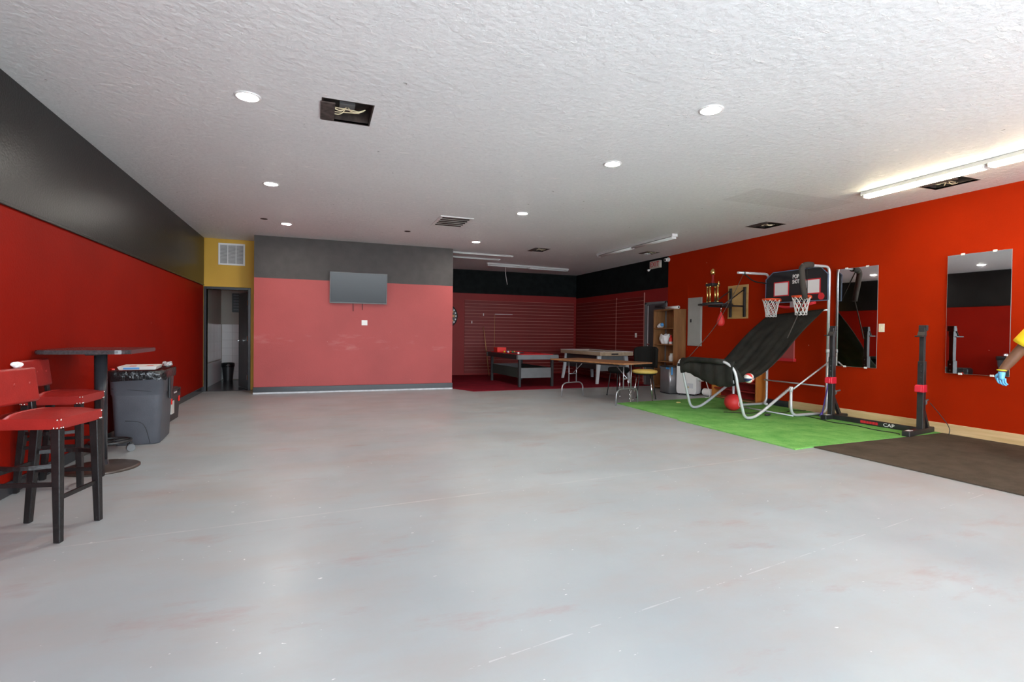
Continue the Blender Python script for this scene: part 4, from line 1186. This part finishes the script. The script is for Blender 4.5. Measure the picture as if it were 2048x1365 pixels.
for y in (7.87, 8.19):
    MB().lathe((7.12, y, z+.355), [(.02, 0), (.012, .03), (.018, .055), (.003, .075)], 12).build('finial', GOLD, t)

# ------------------------------------------------------------------ bookcase with contents
t = thing('bookcase', 'tall brown laminate bookcase against the wall by the exit door', 'bookcase', (7.36, 9.66, 0))
X0, X1, Y0, Y1, ZT = 7.21, 7.53, 9.285, 10.02, 1.795
MB().b2((X0, Y0, 0), (X1, Y0+.025, ZT), .002).build('side_panel', BROWNWOOD, t)
MB().b2((X0, Y1-.025, 0), (X1, Y1, ZT), .002).build('side_panel', BROWNWOOD, t)
MB().b2((X0, Y0+.025, ZT-.025), (X1, Y1-.025, ZT), .002).build('top_panel', BROWNWOOD, t)
MB().b2((X1-.01, Y0+.025, 0), (X1, Y1-.025, ZT-.025)).build('back_panel', BROWNWOOD, t)
SH = [.05, .62, 1.0, 1.36]
for zz in SH:
    MB().b2((X0+.005, Y0+.025, zz), (X1-.01, Y1-.025, zz+.022), .002).build('shelf', BROWNWOOD, t)
t = thing('paper_roll', 'white paper tube lying on top of the bookcase', 'tube', (7.3, 9.5, ZT))
MB().cyl((7.29, 9.24, ZT+.032), (7.32, 9.70, ZT+.032), .032).build('tube_body', WHITE, t)
MB().cyl((7.29, 9.236, ZT+.032), (7.29, 9.24, ZT+.032), .0207).build('tube_end', DARKHOLE, t)
t = thing('cleaning_cloth_bundle', 'white bundle with a blue end on the upper shelf', 'bundle', (7.3, 9.84, 1.382))
MB().sph((7.30, 9.86, 1.44), .058, (1, 1.3, .95)).sph((7.29, 9.92, 1.42), .04, (1, 1.2, .9)).build('cloth', PAPER, t)
MB().sph((7.28, 9.79, 1.455), .042, (1, .9, 1)).build('blue_cap', BLUEPL, t)
t = thing('plastic_bag', 'full white plastic bag on the middle bookcase shelf', 'bag', (7.34, 9.72, 1.022))
def bagf(u, v):
    a = 2*PI*u
    r = (.10+.035*math.sin(PI*v))*(1+.08*math.sin(5*a+4*v)+.05*math.sin(9*a))*(1 if v < .85 else 1.1)
    return V((7.34+r*math.cos(a)*.75, 9.74+r*math.sin(a)*1.15, 1.024+.21*v+.02*math.sin(3*a)*v))
MB().grid(bagf, 32, 12, .003).build('bag_body', PAPER, t)
MB().sph((7.34, 9.74, 1.12), .085, (.8, 1.1, 1.1)).build('bag_contents', PAPER, t)
t = thing('red_bottle', 'slim red and white bottle beside the white bag', 'bottle', (7.30, 9.49, 1.022))
MB().lathe((7.30, 9.50, 1.022), [(.036, 0), (.038, .01), (.038, .13), (.02, .17)], 16).build('bottle_body', REDGLOSS, t)
MB().lathe((7.30, 9.50, 1.192), [(.018, 0), (.018, .03), (.004, .035)], 12).build('cap', REDPRINT, t)
MB().lathe((7.30, 9.50, 1.03), [(.0385, 0), (.0385, .05)], 16, cap=False).build('bottle_label', WHITEPRINT, t)
t = thing('white_tub', 'rounded white plastic tub on the lower bookcase shelf', 'tub', (7.34, 9.50, .642))
MB().lathe((7.34, 9.50, .642), [(.055, 0), (.07, .02), (.072, .11), (.05, .14), (.045, .16)], 20).build('tub_body', WHITE, t)
MB().lathe((7.34, 9.50, .80), [(.05, 0), (.05, .02), (.01, .024)], 20).build('tub_lid', WHITE, t)

# ------------------------------------------------------------------ steel bin, portable air conditioner, hose, low shelf
t = thing('steel_bin', 'brushed steel slim bin with strips of blue tape', 'bin', (7.0, 9.1, 0), math.radians(-7))
m = loft(MB(), [rrect(.14, .195, .03, .008, 4), rrect(.14, .195, .03, .555, 4)], True, True)
m.build('bin_body', STEEL, t, world=False)
loft(MB(), [rrect(.142, .197, .03, .0, 4), rrect(.142, .197, .03, .02, 4)], True, True).build('base_band', BLACKPL, t, world=False)
loft(MB(), [rrect(.142, .197, .03, .553, 4), rrect(.142, .197, .03, .572, 4), rrect(.12, .175, .03, .58, 4)], True, True).build('lid', BLACKPL, t, world=False)
for lo, hi in (((-.143, -.19, .515), (-.139, -.06, .55)), ((-.10, -.1985, .40), (-.07, -.194, .56)), ((-.143, .17, .53), (-.139, .195, .55))):
    MB().b2(lo, hi).build('blue_tape', BLUETAPE, t, world=False)

ca = math.atan2(-.39, .20)   # direction along the front face
t = thing('portable_air_conditioner', 'white portable air conditioner unit with side hose port', 'air conditioner', (7.175, 8.735, 0), ca)
# local x along face (left to right), local y into the unit
m = MB()
pf = [(-.19, .03), (.19, .03), (.21, .09), (.205, .52), (.13, .60), (.10, .68), (.02, .735), (-.15, .735), (-.205, .62), (-.21, .09)]
m.prism([(x, -.14, z) for x, z in pf], (0, .27, 0))
es = [e for e in m.bm.edges]
bmesh.ops.bevel(m.bm, geom=es, offset=.012, segments=2, affect='EDGES')
m.build('housing', WHITE, t, world=False)
MB().b2((-.19, -.143, .585), (-.10, -.135, .65), .004).build('control_grip', BLACKPL, t, world=False)
MB().b2((-.0, -.143, .59), (.03, -.135, .68), .002).build('vent_slot', GREYPANEL, t, world=False)
MB().b2((.03, -.142, .15), (.15, -.136, .25)).build('paper_label', LIGHTGREY, t, world=False)
MB().b2((.04, -.144, .155), (.06, -.138, .185)).build('warning_mark', YELLOWSEAT, t, world=False)
MB().cyl((.20, 0, .40), (.30, 0, .37), .085, seg=24).cyl((.30, 0, .37), (.325, 0, .365), .07, seg=24).build('hose_port', WHITE, t, world=False)
for x in (-.15, .15):
    for y in (-.11, .11):
        MB().cyl((x, y-.012, .02), (x, y+.012, .02), .02, seg=12).build('caster', BLACKPL, t, world=False)
t = thing('exhaust_hose', 'ribbed white hose lying on the floor behind the air conditioner', 'hose', (7.36, 8.45, 0))
h = MB(); p, q = V((7.40, 8.53, .078)), V((7.40, 8.26, .078))
for i in range(14):
    a = p.lerp(q, i/14); b_ = p.lerp(q, (i+1)/14); md = (a+b_)/2
    h.cyl(a, md, .068, .076, 18, False).cyl(md, b_, .076, .068, 18, False)
h.build('ribbed_tube', WHITE, t)
MB().cyl(q, q+V((.003, -.03, 0)), .074, seg=20).build('hose_end', LIGHTGREY, t)
o = MB().tube([(7.35, 8.46, .36), (7.30, 8.35, .25), (7.27, 8.26, .15), (7.29, 8.24, .06), (7.22, 8.18, .018), (7.05, 8.10, .018)], .008, 6, .06).build('power_cord', WHITE)
tag(o, 'thin white cord drooping from the air conditioner to the floor', 'cord')

t = thing('low_shelf_unit', 'low orange pine shelf unit lying along the wall under the ramp', 'shelf', (7.41, 7.66, .0))
X0, X1, Y0, Y1 = 7.30, 7.52, 7.10, 8.215
for y in (Y0, Y1-.03):
    MB().b2((X0, y, .014), (X1, y+.03, .57 if y == Y0 else .40), .003).build('end_panel', ORANGEWOOD, t)
MB().b2((X1-.012, Y0+.03, .014), (X1, Y1-.03, .36)).build('back_panel', RED_D, t)
MB().b2((X0+.01, Y0+.03, .022), (X1-.012, Y1-.03, .05), .002).build('shelf', BROWNWOOD, t)
MB().b2((X0+.03, Y0+.03, .19), (X1-.012, Y1-.03, .212), .002).build('shelf', RED_D, t)
MB().b2((X0+.02, Y0+.03, .355), (X1-.012, Y1-.03, .38), .002).build('shelf', RED_D, t)


# ------------------------------------------------------------------ folding table
LA = 1.866
t = thing('folding_table', 'narrow wood-topped folding table with thin tubular legs', 'table', (4.89, 8.45, 0), LA)
MB().box((0, 0, .727), (1.84, .74, .026), None, .004, 2).build('tabletop', TABLEWOOD, t, world=False)
for q in (-1, 1):
    MB().box((0, q*.372, .727), (1.842, .006, .027), None, .002).build('edge_band', BROWNWOOD, t, world=False)
    MB().box((0, q*.3, .70), (1.5, .02, .03)).build('apron_rail', BLACKMET, t, world=False)
for s in (-1, 1):
    x = s*.68
    for y in (-.10, .10):
        MB().tube([(x, y, .715), (x, y, .28)], .011, 8).build('leg_tube', STEEL, t, world=False)
    MB().tube([(x, -.29, .0), (x, -.28, .22), (x, -.20, .28), (x, .20, .28), (x, .28, .22), (x, .29, .0)], .012, 8, .06).build('leg_frame', STEEL, t, world=False)
    MB().tube([(x, 0, .45), (x-s*.30, 0, .705)], .008, 6).build('brace', STEEL, t, world=False)
    MB().tube([(x, -.10, .45), (x, .10, .45)], .009, 6).build('cross_tube', STEEL, t, world=False)
o = MB()
for k in range(7):
    o.torus((0, 0, .02+k*.038), .018, .0045, 10, 5, Matrix.Rotation(PI/2, 3, 'X') if k % 2 else Matrix.Rotation(PI/2, 3, 'Y'))
o = o.build('chain', CHROME); o.location = (5.235, 7.92, .016)
tag(o, 'short bright chain dangling by the folding table leg', 'chain')

# ------------------------------------------------------------------ chairs
t = thing('padded_chair', 'black-backed chair with a pale yellow padded seat', 'chair', (5.79, 8.29, 0), math.radians(225))
# local +x is the front of the chair
MB().lathe((0, 0, 0), [(.20, .50), (.225, .51), (.235, .53), (.225, .555), (.15, .572), (.003, .576)], 28).build('seat_pad', YELLOWSEAT, t, world=False)
MB().lathe((0, 0, 0), [(.10, .465), (.20, .475), (.215, .50)], 28).build('seat_shell', BLACKCLOTH, t, world=False)
def curvback(R, z0, z1, a, bulge=.02):
    def f(u, v):
        aa = PI-a+2*a*u
        e = (2*u-1)
        zt = z1-.05*e**4
        return V((R*math.cos(aa)*(1+.12*v), R*math.sin(aa)*(1+.05*v), z0+(zt-z0)*v))
    return f
MB().grid(curvback(.235, .60, 1.0, 1.2), 16, 8, .045).build('backrest', BLACKCLOTH, t, world=False)
for y in (-.12, .12):
    MB().tube([(-.16, y, .49), (-.21, y, .53), (-.236, y, .66)], .012, 8, .03).build('back_stem', BLACKMET, t, world=False)
for sx in (1, -1):
    for sy in (1, -1):
        MB().tube([(sx*.12, sy*.12, .475), (sx*.18, sy*.18, .008)], .010, 8).cyl((sx*.18, sy*.18, 0), (sx*.18, sy*.18, .012), .018, seg=12).build('leg', CHROME if sx > 0 else BLACKMET, t, world=False)
t = thing('black_stool', 'low black padded stool tucked behind the folding table', 'stool', (5.70, 9.05, 0), math.radians(200))
MB().lathe((0, 0, 0), [(.15, .45), (.19, .46), (.215, .50), (.215, .54), (.19, .565), (.003, .575)], 24).build('seat_pad', BLACKCLOTH, t, world=False)
for sx in (1, -1):
    for sy in (1, -1):
        MB().tube([(sx*.11, sy*.11, .50), (sx*.16, sy*.16, .008)], .010, 8).cyl((sx*.16, sy*.16, 0), (sx*.16, sy*.16, .012), .017, seg=12).build('leg', CHROME if sy > 0 else BLACKMET, t, world=False)

# ------------------------------------------------------------------ pool table
PZ = .012
t = thing('pool_table', 'grey-sided pool table with bright red felt on the red carpet', 'pool table', (4.66, 11.80, PZ), math.radians(92.5)-PI/2)
# local: long axis y, width x
PW, PL, PT = 1.02, 2.02, .74-PZ
for lo, hi in (((-PW/2, -PL/2), (PW/2, -PL/2+.09)), ((-PW/2, PL/2-.09), (PW/2, PL/2))):
    MB().b2((*lo, PT-.105), (*hi, PT), .006).build('end_rail', GREYPANEL, t, world=False)
for s in (-1, 1):
    MB().b2((s*PW/2-(.09 if s > 0 else 0), -PL/2+.09, PT-.105), (s*PW/2+(.09 if s < 0 else 0), PL/2-.09, PT), .006).build('side_rail', BLACKPL, t, world=False)
MB().b2((-PW/2+.09, -PL/2+.09, PT-.07), (PW/2-.09, PL/2-.09, PT-.004)).build('playfield', FELT, t, world=False)
for s in (-1, 1):
    MB().prism([(s*(PW/2-.09), -PL/2+.09, PT-.004), (s*(PW/2-.125), -PL/2+.12, PT-.004), (s*(PW/2-.125), PL/2-.12, PT-.004), (s*(PW/2-.09), PL/2-.09, PT-.004)], (0, 0, .016)).build('cushion', FELT, t, world=False)
    MB().prism([(-PW/2+.09, s*(PL/2-.09), PT-.004), (-PW/2+.12, s*(PL/2-.125), PT-.004), (PW/2-.12, s*(PL/2-.125), PT-.004), (PW/2-.09, s*(PL/2-.09), PT-.004)], (0, 0, .016)).build('cushion', FELT, t, world=False)
for sx in (-1, 1):
    for y in (-PL/2+.07, 0, PL/2-.07):
        MB().lathe((sx*(PW/2-.055), y, PT-.001), [(.052, 0), (.052, .006), (.04, .006), (.04, 0)], 16, cap=False).build('pocket', BLACKMET, t, world=False)
        MB().lathe((sx*(PW/2-.055), y, PT), [(.04, .001), (.003, .001)], 16).build('pocket_cup', DARKHOLE, t, world=False)
    for sy in (-1, 1):
        MB().b2((sx*(PW/2-.10)-.03, sy*(PL/2-.14)-.03, 0), (sx*(PW/2-.10)+.03, sy*(PL/2-.14)+.03, PT-.10), .005).build('leg', BLACKPL, t, world=False)
for sy in (-1, 1):
    MB().b2((-PW/2+.13, sy*(PL/2-.14)-.012, .20), (PW/2-.13, sy*(PL/2-.14)+.012, .43), .004).build('end_panel', GREYPANEL, t, world=False)
for s in (-1, 1):
    MB().box((s*(PW/2-.112), 0, .315), (.024, PL-.34, .23), None, .004).build('side_panel', DRAB, t, world=False)
PM = wm(t)
def onpool(x, y, z=0): return PM @ V((x, y, PT-.004+z))
t = thing('red_box', 'bright red carton on the far left end of the pool table', 'box', onpool(-.255, .72), .0)
MB().b2((-.12, -.14, 0), (.12, .14, .125), .004).build('carton', REDGLOSS, t, world=False)
MB().b2((-.121, -.141, .10), (.121, .141, .128), .003).build('carton_lid', REDGLOSS, t, world=False)
t = thing('ball_triangle', 'black rack triangle on the red pool felt', 'rack', onpool(-.12, .0))
MB().tube([(-.15, -.13, .02), (.15, -.13, .02), (0, .15, .02)], .014, 6, .03, closed=False).tube([(0, .15, .02), (-.15, -.13, .02)], .014, 6).build('triangle', BLACKPL, t, world=False)
ballcols = [(.7, .5, .05), (.05, .1, .5), (.6, .05, .03), (.8, .75, .65), (.75, .3, .05), (.05, .3, .12)]
for k, (x, y) in enumerate([(-.26, .35), (-.20, .30), (-.14, .26), (-.22, .20), (-.10, .12), (-.16, .08)]):
    o = MB().sph((0, 0, .027), .027, u=16, v=10).build('billiard_ball', mat('ball_colour', ballcols[k], .12))
    o.location = onpool(x-.02, y)
    tag(o, ['yellow', 'dark blue', 'red', 'cream', 'orange', 'green'][k]+' billiard ball in the loose cluster on the red felt', 'ball', 'billiard balls on the pool table')
o = MB().sph((0, 0, .028), .028, u=16, v=10).build('cue_ball', WHITE); o.location = onpool(-.30, -.55)
tag(o, 'white cue ball at the near left of the red felt', 'ball')
t = thing('pool_cue', 'pale wooden cue leaning against the slatted wall past the pool table', 'cue', (4.60, 14.05, PZ))
MB().tube([(4.60, 14.07, PZ+.003), (4.565, 14.24, .72)], .013, 8).build('butt', BROWNWOOD, t)
MB().tube([(4.565, 14.24, .72), (4.53, 14.42, 1.40)], lambda s: .011-.005*s, 8).build('shaft', PLYWOOD, t)
t = thing('cue_ledge', 'thin white ledge fixed on the slatted back wall', 'ledge', (5.15, YC, 1.77))
MB().b2((4.872, YC-.05, 1.768), (5.42, YC-.017, 1.784), .002).build('ledge', WHITE, t)
MB().tube([(4.875, YC-.03, 1.768), (4.87, YC-.025, .95), (4.86, YC-.022, .30)], .004, 5).build('cord', PLYWOOD, t)
for (x, z), lab in (((4.18, 1.53), 'tiny white clip on the slatted wall, lower of two'), ((4.53, 1.755), 'tiny white clip on the slatted wall, upper of two')):
    o = MB().b2((x-.012, YC-.03, z-.035), (x+.012, YC-.017, z+.035), .002).build('wall_clip', WHITE)
    tag(o, lab, 'clip', 'white clips on the slatted wall')
t = thing('dartboard', 'round dartboard half hidden past the partition corner', 'dartboard', (3.42, YC, 1.69))
MB().lathe((3.42, YC, 1.69), [(.34, 0), (.34, -.03), (.31, -.035)], 40, 'Y').build('surround', BLACKPL, t)
m1, m2 = MB(), MB()
for k in range(20):
    a0, a1 = 2*PI*(k-.5)/20, 2*PI*(k+.5)/20
    mm = m1 if k % 2 else m2
    mm.prism([(3.42+.02*math.cos(a0), YC-.035, 1.69+.02*math.sin(a0)), (3.42+.25*math.cos(a0), YC-.035, 1.69+.25*math.sin(a0)), (3.42+.25*math.cos(a1), YC-.035, 1.69+.25*math.sin(a1)), (3.42+.02*math.cos(a1), YC-.035, 1.69+.02*math.sin(a1))], (0, -.004, 0))
m1.build('dark_segments', BLACKPL, t)['kind'] = 'stuff'; m2.build('pale_segments', PLYWOOD, t)['kind'] = 'stuff'
nb = MB()
for k in range(20):
    a = 2*PI*k/20
    nb.b2((3.42+.285*math.cos(a)-.018, YC-.040, 1.69+.285*math.sin(a)-.022), (3.42+.285*math.cos(a)+.018, YC-.034, 1.69+.285*math.sin(a)+.022))
nb.build('number_marks', WHITEPRINT, t)['kind'] = 'stuff'

# ------------------------------------------------------------------ air hockey table
t = thing('air_hockey_table', 'air hockey table with white top, oak sides and splayed white legs', 'game table', (6.86, 12.06, PZ), math.radians(91.5)-PI/2)
AW, AL, AT = .94, 2.08, .80-PZ
for s in (-1, 1):
    MB().b2((s*AW/2-(.05 if s > 0 else 0), -AL/2, AT-.10), (s*AW/2+(.05 if s < 0 else 0), AL/2, AT-.008), .006).build('side_panel', OAK, t, world=False)
    MB().b2((-AW/2+.05, s*AL/2-(.05 if s > 0 else 0), AT-.10), (AW/2-.05, s*AL/2+(.05 if s < 0 else 0), AT-.008), .006).build('end_panel', OAK, t, world=False)
b = MB()
for lo, hi in (((-AW/2-.004, -AL/2-.004), (-AW/2+.07, AL/2+.004)), ((AW/2-.07, -AL/2-.004), (AW/2+.004, AL/2+.004)), ((-AW/2+.07, -AL/2-.004), (AW/2-.07, -AL/2+.08)), ((-AW/2+.07, AL/2-.08), (AW/2-.07, AL/2+.004))):
    b.b2((*lo, AT-.008), (*hi, AT+.004), .003)
b.build('top_rim', WHITE, t, world=False)
MB().b2((-AW/2+.05, -AL/2+.05, AT-.06), (AW/2-.05, AL/2-.05, AT-.035)).build('playing_surface', WHITE, t, world=False)
MB().b2((-.16, -AL/2-.006, AT-.075), (-.05+.09, -AL/2+.002, AT-.04), .004).build('goal_slot', BLACKPL, t, world=False)
for sx in (-1, 1):
    for sy in (-1, 1):
        m = MB(); p0 = V((sx*(AW/2-.09), sy*(AL/2-.20), AT-.10)); p1 = V((sx*(AW/2-.0), sy*(AL/2-.14), .0))
        v0 = [m.bm.verts.new(p0+V((a*.05, b_*.03, 0))) for a, b_ in ((-1, -1), (1, -1), (1, 1), (-1, 1))]
        v1 = [m.bm.verts.new(p1+V((a*.032, b_*.022, 0))) for a, b_ in ((-1, -1), (1, -1), (1, 1), (-1, 1))]
        m.bm.faces.new(v0); m.bm.faces.new(v1[::-1])
        for i in range(4): m.bm.faces.new((v0[i], v0[(i+1) % 4], v1[(i+1) % 4], v1[i]))
        m.build('leg', LIGHTGREY, t, world=False)
lp = MB().b2((-AW/2+.06, -AL/2+.22, .30), (AW/2-.06, -AL/2+.25, AT-.11), .004).build('logo_panel', GREYPANEL, t, world=False)
text('lettering', 'LL', .16, V((6.60, 12.06-AL/2+.216, PZ+.43)), (1, 0, 0), (0, 0, 1), WHITEPRINT, lp, .001)
MB().b2((-AW/2+.07, -AL/2+.26, .34), (-AW/2+.10, AL/2-.22, AT-.11), .004).build('side_skirt', BLACKPL, t, world=False)

# ------------------------------------------------------------------ person at the right edge
t = thing('person', 'person in yellow T-shirt with dark arm and blue glove at right edge', 'person', (6.72, 2.86, .013))
G = .013
pel = V((6.74, 2.86, .95))
Vv = [pel, V((6.74, 2.87, 1.10)), V((6.74, 2.87, 1.26)), V((6.74, 2.86, 1.40)), V((6.74, 2.87, 1.50)), V((6.74, 2.89, 1.57)), V((6.74, 2.905, 1.66)), V((6.74, 2.90, 1.73)),
      # near (left) arm: 8..11
      V((6.585, 2.89, 1.40)), V((6.57, 2.95, 1.27)), V((6.565, 3.075, 1.115)), V((6.54, 3.14, 1.0)), V((6.512, 3.195, .90)), V((6.507, 3.205, .875)),
      # far arm 14..17
      V((6.90, 2.87, 1.40)), V((6.93, 2.84, 1.26)), V((6.95, 2.80, 1.10)), V((6.96, 2.86, .98)), V((6.96, 2.93, .88)),
      # legs 19..
      V((6.65, 2.87, .88)), V((6.64, 2.91, .50)), V((6.635, 2.84, .12)), V((6.64, 2.94, .07)),
      V((6.84, 2.86, .88)), V((6.845, 2.83, .50)), V((6.85, 2.70, .12)), V((6.86, 2.80, .07))]
Ee = [(0, 1), (1, 2), (2, 3), (3, 4), (4, 5), (5, 6), (6, 7), (3, 8), (8, 9), (9, 10), (10, 11), (11, 12), (12, 13), (3, 14), (14, 15), (15, 16), (16, 17), (17, 18),
      (0, 19), (19, 20), (20, 21), (21, 22), (0, 23), (23, 24), (24, 25), (25, 26)]
Rr = [(.15, .12), (.145, .11), (.16, .115), (.16, .11), .06, .065, .088, .06, .07, .058, .052, .050, .036, .030, .07, .055, .045, .04, .03,
      .085, .06, .042, .036, .085, .06, .042, .036]
body = skin('body', Vv, Ee, Rr, SKIN, t, 2)
# face
fc = V((6.74, 2.905, 1.665))
for q_ in (-1, 1):
    MB().sph(fc+V((q_*.033, .078, .01)), .012, u=10, v=8).build('eye', EYEW, t)
    MB().sph(fc+V((q_*.088, 0, -.005)), .022, (.5, 1, 1.4), u=8, v=6).build('ear', SKIN, t)
MB().sph(fc+V((0, .092, -.02)), .016, (1, 1.1, 1.5), u=10, v=8).build('nose', SKIN, t)
MB().sph(fc+V((0, .08, -.062)), .022, (1.3, .5, .35), u=10, v=6).build('mouth', SKIN, t)
MB().grid(lambda u, v: fc+V((.099*math.sin(PI*.55*v)*math.cos(2*PI*u), -.008+.102*math.sin(PI*.55*v)*math.sin(2*PI*u), .012+.10*math.cos(PI*.55*v))), 20, 8, .006).build('hair', HAIR, t)
# shirt: torso tube and sleeves
def torso(u, v):
    a = 2*PI*u; z = .92+.56*v
    w = .185+.012*math.sin(v*3)-(.05*max(0, v-.85)/.15); dp = .142-(.05*max(0, v-.8)/.2)
    return V((6.74+w*math.cos(a), 2.865+dp*math.sin(a), z+.006*math.sin(5*a)*(1-v)))
MB().grid(torso, 32, 12, .006).build('shirt', SHIRT, t)
MB().grid(lambda u, v: V((6.74+(.145-.075*v)*math.cos(2*PI*u), 2.865+(.098-.035*v)*math.sin(2*PI*u), 1.475+.05*math.sin(PI*v/2))), 28, 5, .005).build('shirt_shoulders', SHIRT, t)
def sleeve(p0, p1, ra, rb, name):
    p0, p1 = V(p0), V(p1); d = (p1-p0).normalized(); s1 = d.orthogonal().normalized(); s2 = d.cross(s1)
    def f(u, v):
        a = 2*PI*u; r = ra+(rb-ra)*v+.004*math.sin(3*a+v*4)
        return p0+(p1-p0)*v+s1*r*math.cos(a)+s2*r*math.sin(a)
    MB().grid(f, 26, 8, .005).build(name, SHIRT, t)
sleeve((6.60, 2.872, 1.43), (6.572, 3.055, 1.165), .078, .094, 'sleeve')
sleeve((6.88, 2.87, 1.43), (6.94, 2.83, 1.17), .075, .086, 'sleeve')
def leg(p):
    for (a, b, ra, rb) in p:
        a, b = V(a), V(b)
        m.cyl(a, b, ra, rb, 18, True)
tr = skin('trousers', [V((6.74, 2.86, .96)), V((6.65, 2.87, .86)), V((6.64, 2.91, .50)), V((6.635, 2.845, .10)), V((6.84, 2.86, .86)), V((6.845, 2.83, .50)), V((6.85, 2.71, .12))],
          [(0, 1), (1, 2), (2, 3), (0, 4), (4, 5), (5, 6)], [(.165, .125), .10, .075, .06, .10, .075, .06], TROUSER, t, 2)
for x, y in ((6.64, 2.90), (6.86, 2.77)):
    MB().sph((x, y, G+.05), .055, (.85, 2.3, .85), u=16, v=10).box((x, y, G+.012), (.085, .25, .022), None, .008).build('shoe', SHOE, t)
# gloved hand: palm and five fingers (near arm)
w0 = V((6.512, 3.195, .902)); dn = V((-.02, .03, -1)).normalized()
gl = []
ac = V((-.25, .9, .03)).normalized()          # across the palm: thumb side toward +y (image left)
pn = V((.9, .25, 0)).normalized()              # palm normal: toward the body
ac = (ac-dn*ac.dot(dn)).normalized(); pn = dn.cross(ac)
if pn.x < 0: pn = -pn
verts = [w0, w0+dn*.035, w0+dn*.075]; edges = [(0, 1), (1, 2)]; rad = [(.034, .034), (.040, .032), (.044, .026)]
skin('glove', verts+[w0+dn*.10], edges+[(2, 3)], rad+[(.042, .022)], GLOVE, t, 2)
def finger(root, l, curl, side, r=.0095):
    p = root; d = dn.copy(); pts = [root-dn*.02, root]
    for k, (f, c) in enumerate(((.45, curl*.5), (.32, curl), (.23, curl*.8))):
        d = (d*math.cos(c)+(pn*.75-ac*.65).normalized()*math.sin(c)).normalized() if k == 0 else (Matrix.Rotation(c, 3, d.cross((pn*.75-ac*.65).normalized())) @ d).normalized()
        p = p+d*l*f; pts.append(p)
    skin('glove_finger', pts, [(i, i+1) for i in range(len(pts)-1)], [r, r, r*.95, r*.9, r*.75], GLOVE, t, 2)
base = w0+dn*.095
for k, (off, l, cu) in enumerate(((.030, .072, .75), (.010, .080, .62), (-.010, .076, .55), (-.029, .060, .5))):
    finger(base+ac*off, l, cu, 0)
th = w0+dn*.035+ac*.030
tp = [th-ac*.01, th+ac*.014+dn*.025+pn*.01, th+ac*.012+dn*.055+pn*.03, th+ac*.002+dn*.080+pn*.042]
skin('glove_thumb', tp, [(0, 1), (1, 2), (2, 3)], [.014, .013, .011, .009], GLOVE, t, 2)
MB().torus(w0-dn*.004, .037, .0055, 24, 8, dn.to_track_quat('Z', 'Y').to_matrix()).build('glove_cuff', CUFF, t)
# other hand
w1 = V((6.96, 2.935, .875)); d1_ = V((0, .15, -1)).normalized()
skin('hand', [w1, w1+d1_*.04, w1+d1_*.09], [(0, 1), (1, 2)], [(.03, .026), (.036, .026), (.038, .02)], SKIN, t, 2)
for k, (off, l) in enumerate(((.030, .07), (.010, .078), (-.010, .074), (-.029, .058))):
    b0 = w1+d1_*.085+V((0, off, 0))
    skin('finger', [b0, b0+d1_*l*.45, b0+d1_*l*.75+V((-.01, 0, 0)), b0+d1_*l+V((-.028, 0, 0))], [(0, 1), (1, 2), (2, 3)], [.0095, .009, .0085, .007], SKIN, t, 1)
b0 = w1+d1_*.035+V((0, .03, 0))
skin('thumb', [b0, b0+V((-.01, .02, -.03)), b0+V((-.015, .022, -.06))], [(0, 1), (1, 2)], [.012, .011, .009], SKIN, t, 1)
